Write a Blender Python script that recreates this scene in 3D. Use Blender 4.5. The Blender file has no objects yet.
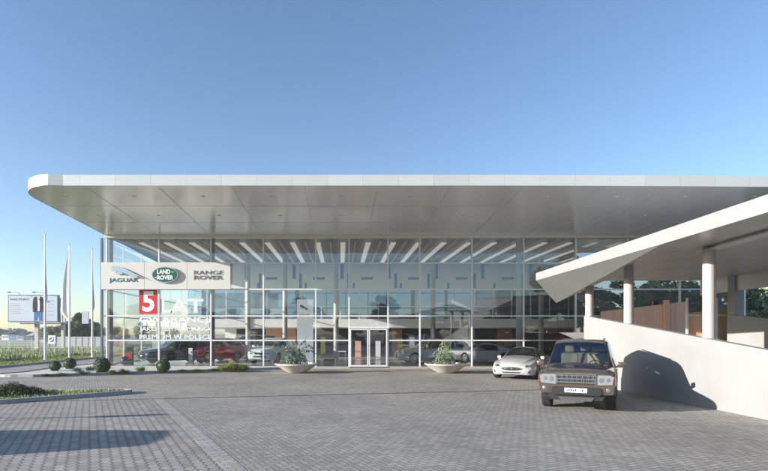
import bpy, bmesh, math, random
from mathutils import Vector, Matrix, noise
R = math.radians
random.seed(7)
scene = bpy.context.scene
COL = scene.collection
PI = math.pi

# ------------------------------------------------------------------ camera
CAMZ, F, PX, PY = 1.95, 530.0, 341.0, 334.0
cam_d = bpy.data.cameras.new('camera')
cam = bpy.data.objects.new('camera', cam_d); COL.objects.link(cam)
cam.location = (0, 0, CAMZ); cam.rotation_euler = (R(90), 0, 0)
cam_d.sensor_width = 36; cam_d.lens = F/768*36
cam_d.shift_x = (384-PX)/768; cam_d.shift_y = (PY-235.5)/768
cam_d.clip_start = .1; cam_d.clip_end = 5000
scene.camera = cam
def at(x, y, Y):
    """point seen at photo pixel (x, y) at the distance Y"""
    return ((x-PX)*Y/F, Y, CAMZ+(PY-y)*Y/F)
def gY(y, z=0): return (CAMZ-z)*F/(y-PY)
def gp(x, y, z=0):
    Y = gY(y, z); return ((x-PX)*Y/F, Y)

# ------------------------------------------------------------------ light
SUN_EL, SUN_AZ = R(14.2), R(15)          # light travels towards +X and a little +Y
ldir = Vector((math.cos(SUN_EL)*math.cos(SUN_AZ), math.cos(SUN_EL)*math.sin(SUN_AZ), -math.sin(SUN_EL)))
w = bpy.data.worlds.new('World'); scene.world = w; w.use_nodes = True
nt = w.node_tree; bg = nt.nodes['Background']
sky = nt.nodes.new('ShaderNodeTexSky'); sky.sky_type = 'NISHITA'; sky.sun_disc = False
sky.sun_elevation = SUN_EL; sky.sun_rotation = math.atan2(-ldir.x, -ldir.y)
sky.air_density = 1.0; sky.dust_density = 0.45; sky.ozone_density = 2.6
hs = nt.nodes.new('ShaderNodeHueSaturation'); hs.inputs['Saturation'].default_value = 1.02; hs.inputs['Hue'].default_value = .503
nt.links.new(sky.outputs[0], hs.inputs['Color']); nt.links.new(hs.outputs[0], bg.inputs[0]); bg.inputs[1].default_value = 0.106
sl = bpy.data.lights.new('sun', 'SUN'); sl.energy = 4.4; sl.angle = R(.5); sl.color = (1, .945, .87)
so = bpy.data.objects.new('sun', sl); COL.objects.link(so); so.location = (-60, -20, 40)
so.rotation_euler = ldir.to_track_quat('-Z', 'Y').to_euler()
scene.view_settings.view_transform = 'Standard'
scene.view_settings.look = 'None'; scene.view_settings.gamma = 1
scene.view_settings.use_curve_mapping = False
scene.view_settings.exposure = 1.2
scene.cycles.max_bounces = 10; scene.cycles.transparent_max_bounces = 24
scene.cycles.glossy_bounces = 4; scene.cycles.diffuse_bounces = 4
scene.cycles.caustics_reflective = False; scene.cycles.caustics_refractive = False

# ------------------------------------------------------------------ materials
def pmat(name, col, rough=.6, metal=0, spec=.5, var=0, vscale=3, coat=0, bump=0, bscale=40, emit=None, island=0):
    m = bpy.data.materials.new(name); m.use_nodes = True
    n = m.node_tree; b = n.nodes['Principled BSDF']
    b.inputs['Roughness'].default_value = rough; b.inputs['Metallic'].default_value = metal
    b.inputs['Specular IOR Level'].default_value = spec
    b.inputs['Coat Weight'].default_value = coat; b.inputs['Coat Roughness'].default_value = .04
    c = (*col, 1)
    b.inputs['Base Color'].default_value = c
    tc = n.nodes.new('ShaderNodeTexCoord')
    if var or island:
        if island:
            g = n.nodes.new('ShaderNodeNewGeometry'); fac = g.outputs['Random Per Island']; var_ = island
        else:
            t = n.nodes.new('ShaderNodeTexNoise'); t.inputs['Scale'].default_value = vscale; t.inputs['Detail'].default_value = 5
            n.links.new(tc.outputs['Object'], t.inputs['Vector']); fac = t.outputs['Fac']; var_ = var
        r = n.nodes.new('ShaderNodeValToRGB')
        lo, hi = (.3, .7) if not island else (0, 1)
        r.color_ramp.elements[0].position = lo; r.color_ramp.elements[1].position = hi
        r.color_ramp.elements[0].color = (*[max(0, x*(1-var_)) for x in col], 1)
        r.color_ramp.elements[1].color = (*[min(1, x*(1+var_)) for x in col], 1)
        n.links.new(fac, r.inputs[0]); n.links.new(r.outputs[0], b.inputs['Base Color'])
    if bump:
        t2 = n.nodes.new('ShaderNodeTexNoise'); t2.inputs['Scale'].default_value = bscale; t2.inputs['Detail'].default_value = 6
        n.links.new(tc.outputs['Object'], t2.inputs['Vector'])
        bp = n.nodes.new('ShaderNodeBump'); bp.inputs['Strength'].default_value = bump; bp.inputs['Distance'].default_value = .02
        n.links.new(t2.outputs['Fac'], bp.inputs['Height']); n.links.new(bp.outputs[0], b.inputs['Normal'])
    if emit:
        b.inputs['Emission Color'].default_value = (*emit[0], 1); b.inputs['Emission Strength'].default_value = emit[1]
    return m
def glassmat(name, tint, refl, ior=1.45, base=0.0, rough=0.0, wav=0.0):
    m = bpy.data.materials.new(name); m.use_nodes = True
    n = m.node_tree; n.nodes.remove(n.nodes['Principled BSDF'])
    out = n.nodes['Material Output']
    tr = n.nodes.new('ShaderNodeBsdfTransparent'); tr.inputs[0].default_value = (*tint, 1)
    gl = n.nodes.new('ShaderNodeBsdfGlossy'); gl.inputs['Roughness'].default_value = rough
    gl.inputs['Color'].default_value = (*refl, 1)
    fr = n.nodes.new('ShaderNodeFresnel'); fr.inputs[0].default_value = ior
    ad = n.nodes.new('ShaderNodeMath'); ad.operation = 'ADD'; ad.inputs[1].default_value = base; ad.use_clamp = True
    n.links.new(fr.outputs[0], ad.inputs[0])
    mx = n.nodes.new('ShaderNodeMixShader'); n.links.new(ad.outputs[0], mx.inputs[0])
    n.links.new(tr.outputs[0], mx.inputs[1]); n.links.new(gl.outputs[0], mx.inputs[2])
    if wav:
        tc = n.nodes.new('ShaderNodeTexCoord'); t2 = n.nodes.new('ShaderNodeTexNoise'); t2.inputs['Scale'].default_value = .8
        n.links.new(tc.outputs['Object'], t2.inputs['Vector'])
        bp = n.nodes.new('ShaderNodeBump'); bp.inputs['Strength'].default_value = wav; bp.inputs['Distance'].default_value = .05
        n.links.new(t2.outputs['Fac'], bp.inputs['Height']); n.links.new(bp.outputs[0], gl.inputs['Normal'])
    n.links.new(mx.outputs[0], out.inputs[0])
    return m
M = {}
M['frame'] = pmat('white_aluminium', (.78, .79, .80), .4, 0)
M['frame_dark'] = pmat('grey_steel', (.16, .19, .23), .4, .3)
M['fascia'] = pmat('fascia_panel', (.68, .67, .63), .4, .25, island=.045)
M['soffit_edge'] = pmat('soffit_edge', (.70, .67, .62), .35, .2)
M['soffit_joint'] = pmat('soffit_joint', (.62, .59, .55), .5)
M['joint'] = pmat('joint', (.12, .11, .105), .7)
M['white'] = pmat('white_render', (.29, .287, .283), .75, var=.06, vscale=.9, bump=.15, bscale=60)
M['canopy_white'] = pmat('canopy_white', (.305, .302, .30), .5, var=.03, vscale=1)
M['column'] = pmat('column_paint', (.42, .405, .385), .55, var=.04, vscale=3)
M['canopy_soffit'] = pmat('canopy_soffit', (.50, .47, .44), .32, .35, var=.1, vscale=.7)
M['interior_white'] = pmat('interior_white', (.88, .88, .87), .7)
M['ceiling'] = pmat('ceiling_grey', (.34, .315, .28), .7)
M['beam'] = pmat('ceiling_beam', (.75, .74, .70), .6)
M['blue'] = pmat('blue_glass_slit', (.012, .06, .26), .3)
M['floor_in'] = pmat('showroom_tiles', (.62, .61, .59), .18, var=.05)
M['concrete'] = pmat('concrete', (.42, .40, .37), .85, var=.12, vscale=2.5, bump=.3)
M['kerb'] = pmat('kerb_concrete', (.40, .39, .37), .85, var=.12, vscale=4, bump=.3)
M['wood'] = pmat('cedar_boards', (.76, .44, .28), .6, island=.22)
M['cedar_sunlit'] = pmat('cedar_sunlit', (.88, .53, .37), .6, island=.08)  # sunlight of the mirrored wall put into the board colour
M['whitefilm2'] = pmat('lettering_film', (.78, .79, .80), .6)
M['pylon_glow'] = pmat('pylon_glow_white', (.85, .85, .84), .5, emit=((.95, .97, 1), .16))  # pylon white with an added glow to cancel the shade on it
M['dark'] = pmat('dark_void', (.02, .02, .022), .6)
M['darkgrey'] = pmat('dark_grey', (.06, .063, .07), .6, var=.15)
M['black'] = pmat('black_plastic', (.018, .018, .018), .45)
M['rubber'] = pmat('tyre_rubber', (.022, .022, .023), .8, bump=.2)
M['chrome'] = pmat('bright_metal', (.65, .65, .66), .22, 1)
M['alloy'] = pmat('alloy', (.42, .43, .44), .3, .9)
M['green'] = pmat('enamel_green', (.01, .11, .055), .3, coat=.5)
M['teal'] = pmat('letter_teal', (.05, .16, .14), .4)
M['greyletter'] = pmat('letter_grey', (.22, .22, .23), .35, .6)
M['signwhite'] = pmat('sign_panel', (.72, .70, .67), .45, coat=.2)
M['red'] = pmat('red_film', (.62, .025, .03), .5)
M['whitefilm'] = pmat('white_film', (.90, .90, .90), .6)
M['yellow'] = pmat('yellow_banner', (.85, .72, .05), .7)
M['cream'] = pmat('cream_leather', (.62, .52, .36), .6)
M['brownmat'] = pmat('door_mat', (.13, .10, .07), .95, bump=.6, bscale=200)
M['bark'] = pmat('bark', (.13, .10, .075), .9, var=.3, vscale=8, bump=.6)
M['leaf'] = pmat('leaf', (.09, .14, .035), .6, island=.55)
M['leaf_dark'] = pmat('leaf_dark', (.06, .10, .032), .6, island=.55)
M['leaf_pale'] = pmat('leaf_pale', (.20, .24, .12), .6, island=.45)
M['leaf_box'] = pmat('leaf_boxwood', (.035, .07, .016), .6, island=.5)
M['leaf_blue'] = pmat('leaf_bluegreen', (.12, .19, .15), .6, island=.4)
M['leaf_yel'] = pmat('leaf_yellowgreen', (.20, .25, .05), .6, island=.4)
M['leaf_red'] = pmat('leaf_reddish', (.14, .07, .05), .6, island=.6)
M['drygrass'] = pmat('dry_grass', (.33, .37, .19), .8, island=.45)
M['greengrass'] = pmat('green_grass', (.20, .26, .06), .8, island=.45)
M['gravel'] = pmat('white_gravel', (.58, .56, .52), .9, var=.35, vscale=18, bump=1, bscale=70)
M['soil'] = pmat('soil_grass', (.12, .12, .055), .95, var=.5, vscale=3, bump=.8)
M['bowl'] = pmat('bowl_concrete', (.60, .56, .50), .75, var=.07, bump=.15)
M['glass'] = glassmat('facade_glass', (.96, .98, .98), (.90, .95, 1.0), 1.5, .115, wav=.035)
M['glass_refl'] = glassmat('mirroring_glass', (.80, .85, .86), (.95, .97, 1.0), 1.5, .5, wav=.03)
M['glass_in'] = glassmat('office_glass', (.62, .74, .84), (.55, .75, 1.0), 1.5, .25)
M['carglass'] = glassmat('car_glass', (.55, .60, .58), (.8, .9, 1), 1.5, .12)
M['carglass_dark'] = pmat('car_glass_dark', (.012, .014, .016), .05, coat=1)
M['lens'] = pmat('lamp_lens', (.40, .42, .44), .08, .5, coat=1)
M['lens_dark'] = pmat('lamp_inner', (.12, .12, .13), .2, .8)
M['lens_mid'] = pmat('lamp_lens_grey', (.26, .27, .28), .08, .6, coat=1)
M['amber'] = pmat('amber_lens', (.7, .22, .02), .2, coat=.6)
M['plate'] = pmat('plate_white', (.74, .74, .70), .5)
M['paint_bronze'] = pmat('paint_bronze', (.17, .13, .10), .24, .65, coat=1)
M['paint_white'] = pmat('paint_white', (.46, .45, .435), .35, coat=1)
M['paint_pearl'] = pmat('paint_pearl', (.62, .66, .68), .3, coat=1)
M['paint_red'] = pmat('paint_red', (.40, .012, .015), .3, .2, coat=1)
M['paint_darkgreen'] = pmat('paint_darkgrey', (.025, .035, .035), .25, .4, coat=1)
M['paint_silver'] = pmat('paint_silver', (.42, .46, .50), .3, .5, coat=1)

def nodemath(n, op, a, b=None, c=None):
    k = n.nodes.new('ShaderNodeMath'); k.operation = op
    for i, v in enumerate((a, b, c)):
        if v is None: continue
        if isinstance(v, (int, float)): k.inputs[i].default_value = v
        else: n.links.new(v, k.inputs[i])
    return k.outputs[0]
def paver_mat(name, unit, angle, kind, base, tint2, joint_w=.06):
    m = bpy.data.materials.new(name); m.use_nodes = True; n = m.node_tree; b = n.nodes['Principled BSDF']
    N = lambda op, *a: nodemath(n, op, *a)
    tc = n.nodes.new('ShaderNodeTexCoord')
    mp = n.nodes.new('ShaderNodeMapping'); mp.inputs['Rotation'].default_value = (0, 0, angle)
    s = (1/unit, 1/unit, 1) if kind != 'zip' else (1/unit, 1/(unit*1.25), 1)
    mp2 = n.nodes.new('ShaderNodeMapping'); mp2.inputs['Scale'].default_value = s
    n.links.new(tc.outputs['Object'], mp.inputs[0]); n.links.new(mp.outputs[0], mp2.inputs[0])
    sp = n.nodes.new('ShaderNodeSeparateXYZ'); n.links.new(mp2.outputs[0], sp.inputs[0])
    x, y = sp.outputs[0], sp.outputs[1]
    if kind == 'zip':
        tri = N('PINGPONG', N('ADD', y, 1000.0), .5)
        x = N('ADD', x, N('MULTIPLY', N('SUBTRACT', tri, .25), .62))
    if kind == 'row':
        off = N('MULTIPLY', N('MODULO', N('FLOOR', N('ADD', y, 1000.0)), 2.0), .5)
        x = N('ADD', N('MULTIPLY', x, .5), off)
    i, j = N('FLOOR', x), N('FLOOR', y); fx, fy = N('SUBTRACT', x, i), N('SUBTRACT', y, j)
    jw = joint_w
    if kind == 'herring':
        k = N('FLOORED_MODULO', N('SUBTRACT', i, j), 4.0)
        eq = lambda v: N('COMPARE', k, float(v), .1)
        L = N('MULTIPLY', N('LESS_THAN', fx, jw), N('SUBTRACT', 1.0, eq(1)))
        Rr = N('MULTIPLY', N('GREATER_THAN', fx, 1-jw), N('SUBTRACT', 1.0, eq(0)))
        Bt = N('MULTIPLY', N('LESS_THAN', fy, jw), N('SUBTRACT', 1.0, eq(2)))
        T = N('MULTIPLY', N('GREATER_THAN', fy, 1-jw), N('SUBTRACT', 1.0, eq(3)))
        mask = N('MAXIMUM', N('MAXIMUM', L, Rr), N('MAXIMUM', Bt, T))
        oi, oj = N('SUBTRACT', i, eq(1)), N('SUBTRACT', j, eq(2))
    else:
        jx = jw*(.5 if kind == 'row' else 1.3)
        L = N('LESS_THAN', fx, jx); Rr = N('GREATER_THAN', fx, 1-jx)
        Bt = N('LESS_THAN', fy, jw*.7); T = N('GREATER_THAN', fy, 1-jw*.7)
        if kind == 'zip':
            Bt = N('MULTIPLY', Bt, .55); T = N('MULTIPLY', T, .55)
        mask = N('MAXIMUM', N('MAXIMUM', L, Rr), N('MAXIMUM', Bt, T))
        oi, oj = i, j
    cb = n.nodes.new('ShaderNodeCombineXYZ'); n.links.new(oi, cb.inputs[0]); n.links.new(oj, cb.inputs[1])
    wn = n.nodes.new('ShaderNodeTexWhiteNoise'); n.links.new(cb.outputs[0], wn.inputs[0])
    rp = n.nodes.new('ShaderNodeValToRGB'); n.links.new(wn.outputs['Value'], rp.inputs[0])
    e = rp.color_ramp.elements
    e[0].position = 0; e[0].color = (*[v*.82 for v in base], 1)
    e[1].position = .978; e[1].color = (*[v*1.14 for v in base], 1)
    if tint2:
        x2 = e.new(.984); x2.color = (*tint2, 1)
    # broad wear, stains and fine grit
    ns = n.nodes.new('ShaderNodeTexNoise'); ns.inputs['Scale'].default_value = .35; ns.inputs['Detail'].default_value = 7; ns.inputs['Roughness'].default_value = .65
    n.links.new(tc.outputs['Object'], ns.inputs[0])
    rs = n.nodes.new('ShaderNodeValToRGB'); rs.color_ramp.elements[0].position = .32; rs.color_ramp.elements[1].position = .72
    rs.color_ramp.elements[0].color = (.66, .66, .67, 1); rs.color_ramp.elements[1].color = (1.0, .99, .96, 1)
    n.links.new(ns.outputs['Fac'], rs.inputs[0])
    mul = n.nodes.new('ShaderNodeMix'); mul.data_type = 'RGBA'; mul.blend_type = 'MULTIPLY'; mul.inputs[0].default_value = 1
    n.links.new(rp.outputs[0], mul.inputs[6]); n.links.new(rs.outputs[0], mul.inputs[7])
    ng = n.nodes.new('ShaderNodeTexNoise'); ng.inputs['Scale'].default_value = 60; ng.inputs['Detail'].default_value = 3
    n.links.new(tc.outputs['Object'], ng.inputs[0])
    rg = n.nodes.new('ShaderNodeValToRGB'); rg.color_ramp.elements[0].color = (.8, .8, .8, 1); rg.color_ramp.elements[1].color = (1.12, 1.12, 1.12, 1)
    n.links.new(ng.outputs['Fac'], rg.inputs[0])
    mul2 = n.nodes.new('ShaderNodeMix'); mul2.data_type = 'RGBA'; mul2.blend_type = 'MULTIPLY'; mul2.inputs[0].default_value = 1
    n.links.new(mul.outputs[2], mul2.inputs[6]); n.links.new(rg.outputs[0], mul2.inputs[7])
    mx = n.nodes.new('ShaderNodeMix'); mx.data_type = 'RGBA'
    n.links.new(mask, mx.inputs[0]); n.links.new(mul2.outputs[2], mx.inputs[6])
    mx.inputs[7].default_value = (*[v*.27 for v in base], 1)
    n.links.new(mx.outputs[2], b.inputs['Base Color'])
    b.inputs['Roughness'].default_value = .75
    bp = n.nodes.new('ShaderNodeBump'); bp.inputs['Strength'].default_value = .55; bp.inputs['Distance'].default_value = .004
    h = N('ADD', N('SUBTRACT', 1.0, mask), N('ADD', N('MULTIPLY', ng.outputs['Fac'], .35), N('MULTIPLY', wn.outputs['Value'], .5)))
    n.links.new(h, bp.inputs['Height']); n.links.new(bp.outputs[0], b.inputs['Normal'])
    return m
STRIPE_ANG = math.atan2(3.58, 7.54)      # the border course runs this far off the view axis
M['pav_main'] = paver_mat('pavers_herringbone', .10, -STRIPE_ANG, 'herring', (.43, .40, .36), None, .075)
M['pav_zip'] = paver_mat('pavers_zipper', .155, STRIPE_ANG*-1, 'zip', (.41, .38, .345), (.50, .32, .25))
M['pav_row'] = paver_mat('pavers_course', .10, -STRIPE_ANG, 'row', (.50, .465, .42), None)

def soffit_mat():
    m = pmat('soffit_panels', (.80, .77, .73), .2, .42)
    n = m.node_tree; b = n.nodes['Principled BSDF']
    tc = n.nodes.new('ShaderNodeTexCoord')
    t = n.nodes.new('ShaderNodeTexNoise'); t.inputs['Scale'].default_value = .55; t.inputs['Detail'].default_value = 4
    n.links.new(tc.outputs['Object'], t.inputs[0])
    r = n.nodes.new('ShaderNodeMapRange'); r.inputs[3].default_value = .15; r.inputs[4].default_value = .25
    n.links.new(t.outputs['Fac'], r.inputs[0]); n.links.new(r.outputs[0], b.inputs['Roughness'])
    bp = n.nodes.new('ShaderNodeBump'); bp.inputs['Strength'].default_value = .0; bp.inputs['Distance'].default_value = .001
    t2 = n.nodes.new('ShaderNodeTexNoise'); t2.inputs['Scale'].default_value = 1.2
    n.links.new(tc.outputs['Object'], t2.inputs[0]); n.links.new(t2.outputs['Fac'], bp.inputs['Height']); n.links.new(bp.outputs[0], b.inputs['Normal'])
    return m
M['soffit'] = soffit_mat()

def field_mat():
    m = bpy.data.materials.new('field'); m.use_nodes = True; n = m.node_tree; b = n.nodes['Principled BSDF']
    tc = n.nodes.new('ShaderNodeTexCoord')
    t = n.nodes.new('ShaderNodeTexNoise'); t.inputs['Scale'].default_value = .12; t.inputs['Detail'].default_value = 10; t.inputs['Roughness'].default_value = .7
    n.links.new(tc.outputs['Object'], t.inputs[0])
    r = n.nodes.new('ShaderNodeValToRGB'); e = r.color_ramp.elements
    e[0].position = .35; e[0].color = (.16, .19, .08, 1); e[1].position = .65; e[1].color = (.36, .34, .24, 1)
    n.links.new(t.outputs['Fac'], r.inputs[0]); n.links.new(r.outputs[0], b.inputs['Base Color']); b.inputs['Roughness'].default_value = 1
    return m
M['field'] = field_mat()
def grass_mat():
    m = pmat('verge_grass', (.22, .27, .07), .95, var=.4, vscale=2.5, bump=1, bscale=50); return m
M['verge'] = grass_mat()

# ------------------------------------------------------------------ mesh helpers
class MB:
    def __init__(s): s.v = []; s.f = []; s.m = []
    def add(s, vs, fs, mi=0):
        o = len(s.v); s.v += [tuple(v) for v in vs]; s.f += [tuple(i+o for i in f) for f in fs]; s.m += [mi]*len(fs); return s
    def box(s, x0, x1, y0, y1, z0, z1, mi=0):
        v = [(x, y, z) for z in (z0, z1) for y in (y0, y1) for x in (x0, x1)]
        return s.add(v, [(0,2,3,1), (4,5,7,6), (0,1,5,4), (2,6,7,3), (0,4,6,2), (1,3,7,5)], mi)
    def bar(s, p, q, a, b=None, mi=0, n=4):
        p, q = Vector(p), Vector(q); d = (q-p).normalized(); b = a if b is None else b
        up = Vector((0, 0, 1)) if abs(d.z) < .9 else Vector((1, 0, 0))
        e = d.cross(up).normalized(); g = e.cross(d)
        vs = []
        for c, r in ((p, a), (q, b)):
            for k in range(n):
                t = 2*PI*(k+.5)/n; vs.append(c+e*math.cos(t)*r+g*math.sin(t)*r)
        fs = [(k, (k+1) % n, n+(k+1) % n, n+k) for k in range(n)]+[tuple(range(n))[::-1], tuple(range(n, 2*n))]
        return s.add(vs, fs, mi)
    def tube(s, pts, rad, n=6, mi=0):
        for i in range(len(pts)-1):
            ra, rb = (rad[i], rad[i+1]) if isinstance(rad, (list, tuple)) else (rad, rad)
            s.bar(pts[i], pts[i+1], ra, rb, mi, n)
        return s
    def lathe(s, prof, c=(0,0,0), n=24, axis='z', mi=0):
        vs = []
        for r, h in prof:
            for k in range(n):
                t = 2*PI*k/n; a, b = r*math.cos(t), r*math.sin(t)
                vs.append((c[0]+a, c[1]+b, c[2]+h) if axis == 'z' else (c[0]+a, c[1]+h, c[2]+b))
        m = len(prof); fs = []
        for i in range(m-1):
            for k in range(n):
                fs.append((i*n+k, i*n+(k+1) % n, (i+1)*n+(k+1) % n, (i+1)*n+k))
        fs.append(tuple(range(n))[::-1]); fs.append(tuple(range((m-1)*n, m*n)))
        return s.add(vs, fs, mi)
    def prism(s, poly, z0, z1, mi=0):
        n = len(poly); vs = [(x, y, z0) for x, y in poly]+[(x, y, z1) for x, y in poly]
        return s.add(vs, [(k, (k+1) % n, n+(k+1) % n, n+k) for k in range(n)]+[tuple(range(n))[::-1], tuple(range(n, 2*n))], mi)
    def build(s, name, mat, parent=None, smooth=False, recalc=True, bevel=0):
        me = bpy.data.meshes.new(name); me.from_pydata(s.v, [], s.f)
        mats = mat if isinstance(mat, (list, tuple)) else [mat]
        for m in mats: me.materials.append(M[m] if isinstance(m, str) else m)
        me.polygons.foreach_set('material_index', s.m)
        if recalc or bevel:
            bm = bmesh.new(); bm.from_mesh(me)
            if bevel:
                bmesh.ops.bevel(bm, geom=[e for e in bm.edges if e.is_manifold and e.calc_face_angle(0) > .6], offset=bevel, segments=2, affect='EDGES', profile=.5)
            if recalc: bmesh.ops.recalc_face_normals(bm, faces=bm.faces)
            bm.to_mesh(me); bm.free()
        if smooth: me.polygons.foreach_set('use_smooth', [True]*len(me.polygons))
        o = bpy.data.objects.new(name, me); COL.objects.link(o)
        if smooth == 'angle': me.set_sharp_from_angle(angle=R(35))
        if parent is not None: o.parent = parent
        return o
def tag(o, label=None, cat=None, group=None, kind=None):
    if label: o['label'] = label
    if cat: o['category'] = cat
    if group: o['group'] = group
    if kind: o['kind'] = kind
    return o
def thing(name, label, cat, loc=(0,0,0), rz=0, group=None):
    o = bpy.data.objects.new(name, None); COL.objects.link(o); o.location = loc; o.rotation_euler = (0, 0, rz)
    o.empty_display_size = .3
    return tag(o, label, cat, group)
def dup(src, loc, rz=0, label=None, sc=None):
    r = src.copy(); COL.objects.link(r); r.location = loc; r.rotation_euler = (0, 0, rz)
    if label: r['label'] = label
    if sc: r.scale = (sc, sc, sc) if isinstance(sc, (int, float)) else sc
    for ch in list(src.children):
        c = ch.copy(); COL.objects.link(c); c.parent = r
        for g in list(ch.children):
            d = g.copy(); COL.objects.link(d); d.parent = c
    return r
def text_mb(txt, x, z, w, h, y, depth=.02, bold=0.0, smooth=False):
    """lettering in the XZ plane, facing -Y, filling the box from (x, z) of width w and height h"""
    cu = bpy.data.curves.new('t', 'FONT'); cu.body = txt; cu.extrude = .02; cu.offset = bold; cu.resolution_u = 3
    ob = bpy.data.objects.new('t', cu); COL.objects.link(ob)
    me = bpy.data.meshes.new_from_object(ob)
    xs = [v.co.x for v in me.vertices]; ys = [v.co.y for v in me.vertices]; zs = [v.co.z for v in me.vertices]
    x0, x1, y0, y1, z0, z1 = min(xs), max(xs), min(ys), max(ys), min(zs), max(zs)
    mb = MB()
    vs = [(x+(v.co.x-x0)/(x1-x0)*w, y-(v.co.z-z0)/(z1-z0)*depth, z+(v.co.y-y0)/(y1-y0)*h) for v in me.vertices]
    mb.add(vs, [tuple(p.vertices) for p in me.polygons])
    bpy.data.objects.remove(ob); bpy.data.curves.remove(cu); bpy.data.meshes.remove(me)
    return mb
M['flagcloth'] = pmat('flag_cloth', (.74, .70, .70), .8)
M['postersheet'] = pmat('poster_sheet', (.55, .60, .68), .6, var=.04, vscale=.5)
M['posterink'] = pmat('poster_ink', (.12, .05, .12), .6)
M['posterpale'] = pmat('poster_pale_ink', (.38, .38, .47), .6)
M['jeans'] = pmat('jeans_blue', (.06, .16, .38), .8)
M['jacket'] = pmat('jacket_navy', (.03, .018, .05), .8)
M['roundelblue'] = pmat('roundel_blue', (.05, .22, .50), .5)
M['whitegrey'] = pmat('pale_grey', (.45, .46, .47), .8, var=.08)
M['tube'] = pmat('ceiling_fill_glow', (.9, .9, .85), .5, emit=((1, .96, .88), .15))  # glow of the added ceiling strips
M['fill_bar_glow'] = pmat('fill_bar_glow', (.9, .9, .85), .5, emit=((1, .95, .85), 5))  # stronger glow of the bars added under the mezzanine
def haze_mat():
    m = bpy.data.materials.new('haze'); m.use_nodes = True; n = m.node_tree
    n.nodes.remove(n.nodes['Principled BSDF']); v = n.nodes.new('ShaderNodeVolumePrincipled')
    v.inputs['Color'].default_value = (.85, .9, 1, 1); v.inputs['Density'].default_value = .0007; v.inputs['Anisotropy'].default_value = .2
    n.links.new(v.outputs[0], n.nodes['Material Output'].inputs['Volume']); return m
M['haze'] = haze_mat()
def wd(o, parent):
    """parent a mesh that was built in world coordinates to an Empty standing at its base"""
    o.parent = parent
    if parent.type == 'EMPTY':
        o.matrix_parent_inverse = (Matrix.Translation(parent.location) @ Matrix.Rotation(parent.rotation_euler.z, 4, 'Z')).inverted()
    return o
def put(mb, name, mat, parent, **k): return wd(mb.build(name, mat, None, **k), parent)
def struct(o): return tag(o, kind='structure')

# ------------------------------------------------------------------ ground
YF = 30.75                                    # the glass front
struct(MB().box(-1500, 1500, -1500, 2500, -1.2, -.06).build('terrain', 'field'))
# paved yard, access road on the left and the yard behind the photographer
struct(MB().add([(-19.6,-70,0), (40,-70,0), (40,YF+.2,0), (-15.2,YF+.2,0), (-15.2,75,0), (-20.6,75,0)], [(0,1,2,3,4,5)]).build('pavement', 'pav_main', recalc=False))
# zipper paver field on the left with its border course
def sp(d, off=0):                             # point along the border course
    c, s_ = math.cos(STRIPE_ANG), math.sin(STRIPE_ANG)
    return (-1.72-s_*d+c*off, 7.66+c*d+s_*off)
d0, d1 = -9.5, 9.3
a, b = sp(d0), sp(d1); a2, b2 = sp(d0, .30), sp(d1, .30)
struct(MB().add([(a[0],a[1],.004), (b[0],b[1],.004), (-19.4,13.3,.004), (-19.4,a[1],.004)], [(0,1,2,3)]).build('parking_pavement', 'pav_zip', recalc=False))
struct(MB().add([(a[0],a[1],.005), (a2[0],a2[1],.005), (b2[0],b2[1],.005), (b[0],b[1],.005)], [(0,1,2,3)]).build('border_course', 'pav_row', recalc=False))
# the narrow slot drain across the yard
g1, g2 = gp(0, 402.6), gp(560, 389.4)
mb = MB(); n = 14
for i in range(n):
    t0, t1 = i/n, (i+.985)/n
    p = [g1[k]+(g2[k]-g1[k])*t0 for k in (0,1)]; q = [g1[k]+(g2[k]-g1[k])*t1 for k in (0,1)]
    mb.add([(p[0],p[1]-.045,.009), (q[0],q[1]-.045,.009), (q[0],q[1]+.045,.009), (p[0],p[1]+.045,.009)], [(0,1,2,3)])
struct(mb.build('drain_channel', 'joint', recalc=False))
g1, g2 = gp(-10, 418.8), gp(150, 416.2)
struct(MB().add([(g1[0],g1[1]-.02,.009), (g2[0],g2[1]-.02,.009), (g2[0],g2[1]+.02,.009), (g1[0],g1[1]+.02,.009)], [(0,1,2,3)]).build('paving_joint', 'joint', recalc=False))

def arc(cx, cy, r, a0, a1, n=10): return [(cx+r*math.cos(R(a0+(a1-a0)*k/n)), cy+r*math.sin(R(a0+(a1-a0)*k/n))) for k in range(n+1)]
def inset(poly, d):
    """offset an anticlockwise outline inwards"""
    out = []; n = len(poly)
    for i in range(n):
        p0, p1, p2 = Vector(poly[i-1]), Vector(poly[i]), Vector(poly[(i+1) % n])
        e1 = (p1-p0).normalized(); e2 = (p2-p1).normalized()
        n1 = Vector((-e1.y, e1.x)); n2 = Vector((-e2.y, e2.x)); b = (n1+n2)
        if b.length < 1e-4: b = n1
        b.normalize(); k = d/max(.5, b.dot(n1)); out.append(tuple(p1+b*k))
    return out
def kerbed(name, poly, matname, label, width=.13, h=.12):
    ins = inset(poly, width); n = len(poly)
    vs = [(x,y,-.02) for x,y in poly]+[(x,y,h) for x,y in poly]+[(x,y,h) for x,y in ins]+[(x,y,h-.07) for x,y in ins]
    fs = []
    for k in range(n):
        j = (k+1) % n
        for r in range(3): fs.append((r*n+k, r*n+j, (r+1)*n+j, (r+1)*n+k))
    struct(MB().add(vs, fs).build(name+'_kerb', 'kerb'))
    struct(MB().add([(x,y,h-.045) for x,y in ins], [tuple(range(n))]).build(name, matname, recalc=False))
    return ins
# island in the car park, left foreground
tip = (-6.95, 17.55)
isl = [(-22, 12.1), (-9.6, 14.62), (-7.1, 17.0)]+arc(-7.3, 17.4, .42, -30, 100, 6)+[(-9, 17.75), (-22, 17.5)]
isl_in = kerbed('planting_island', isl, 'soil', '')
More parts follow.
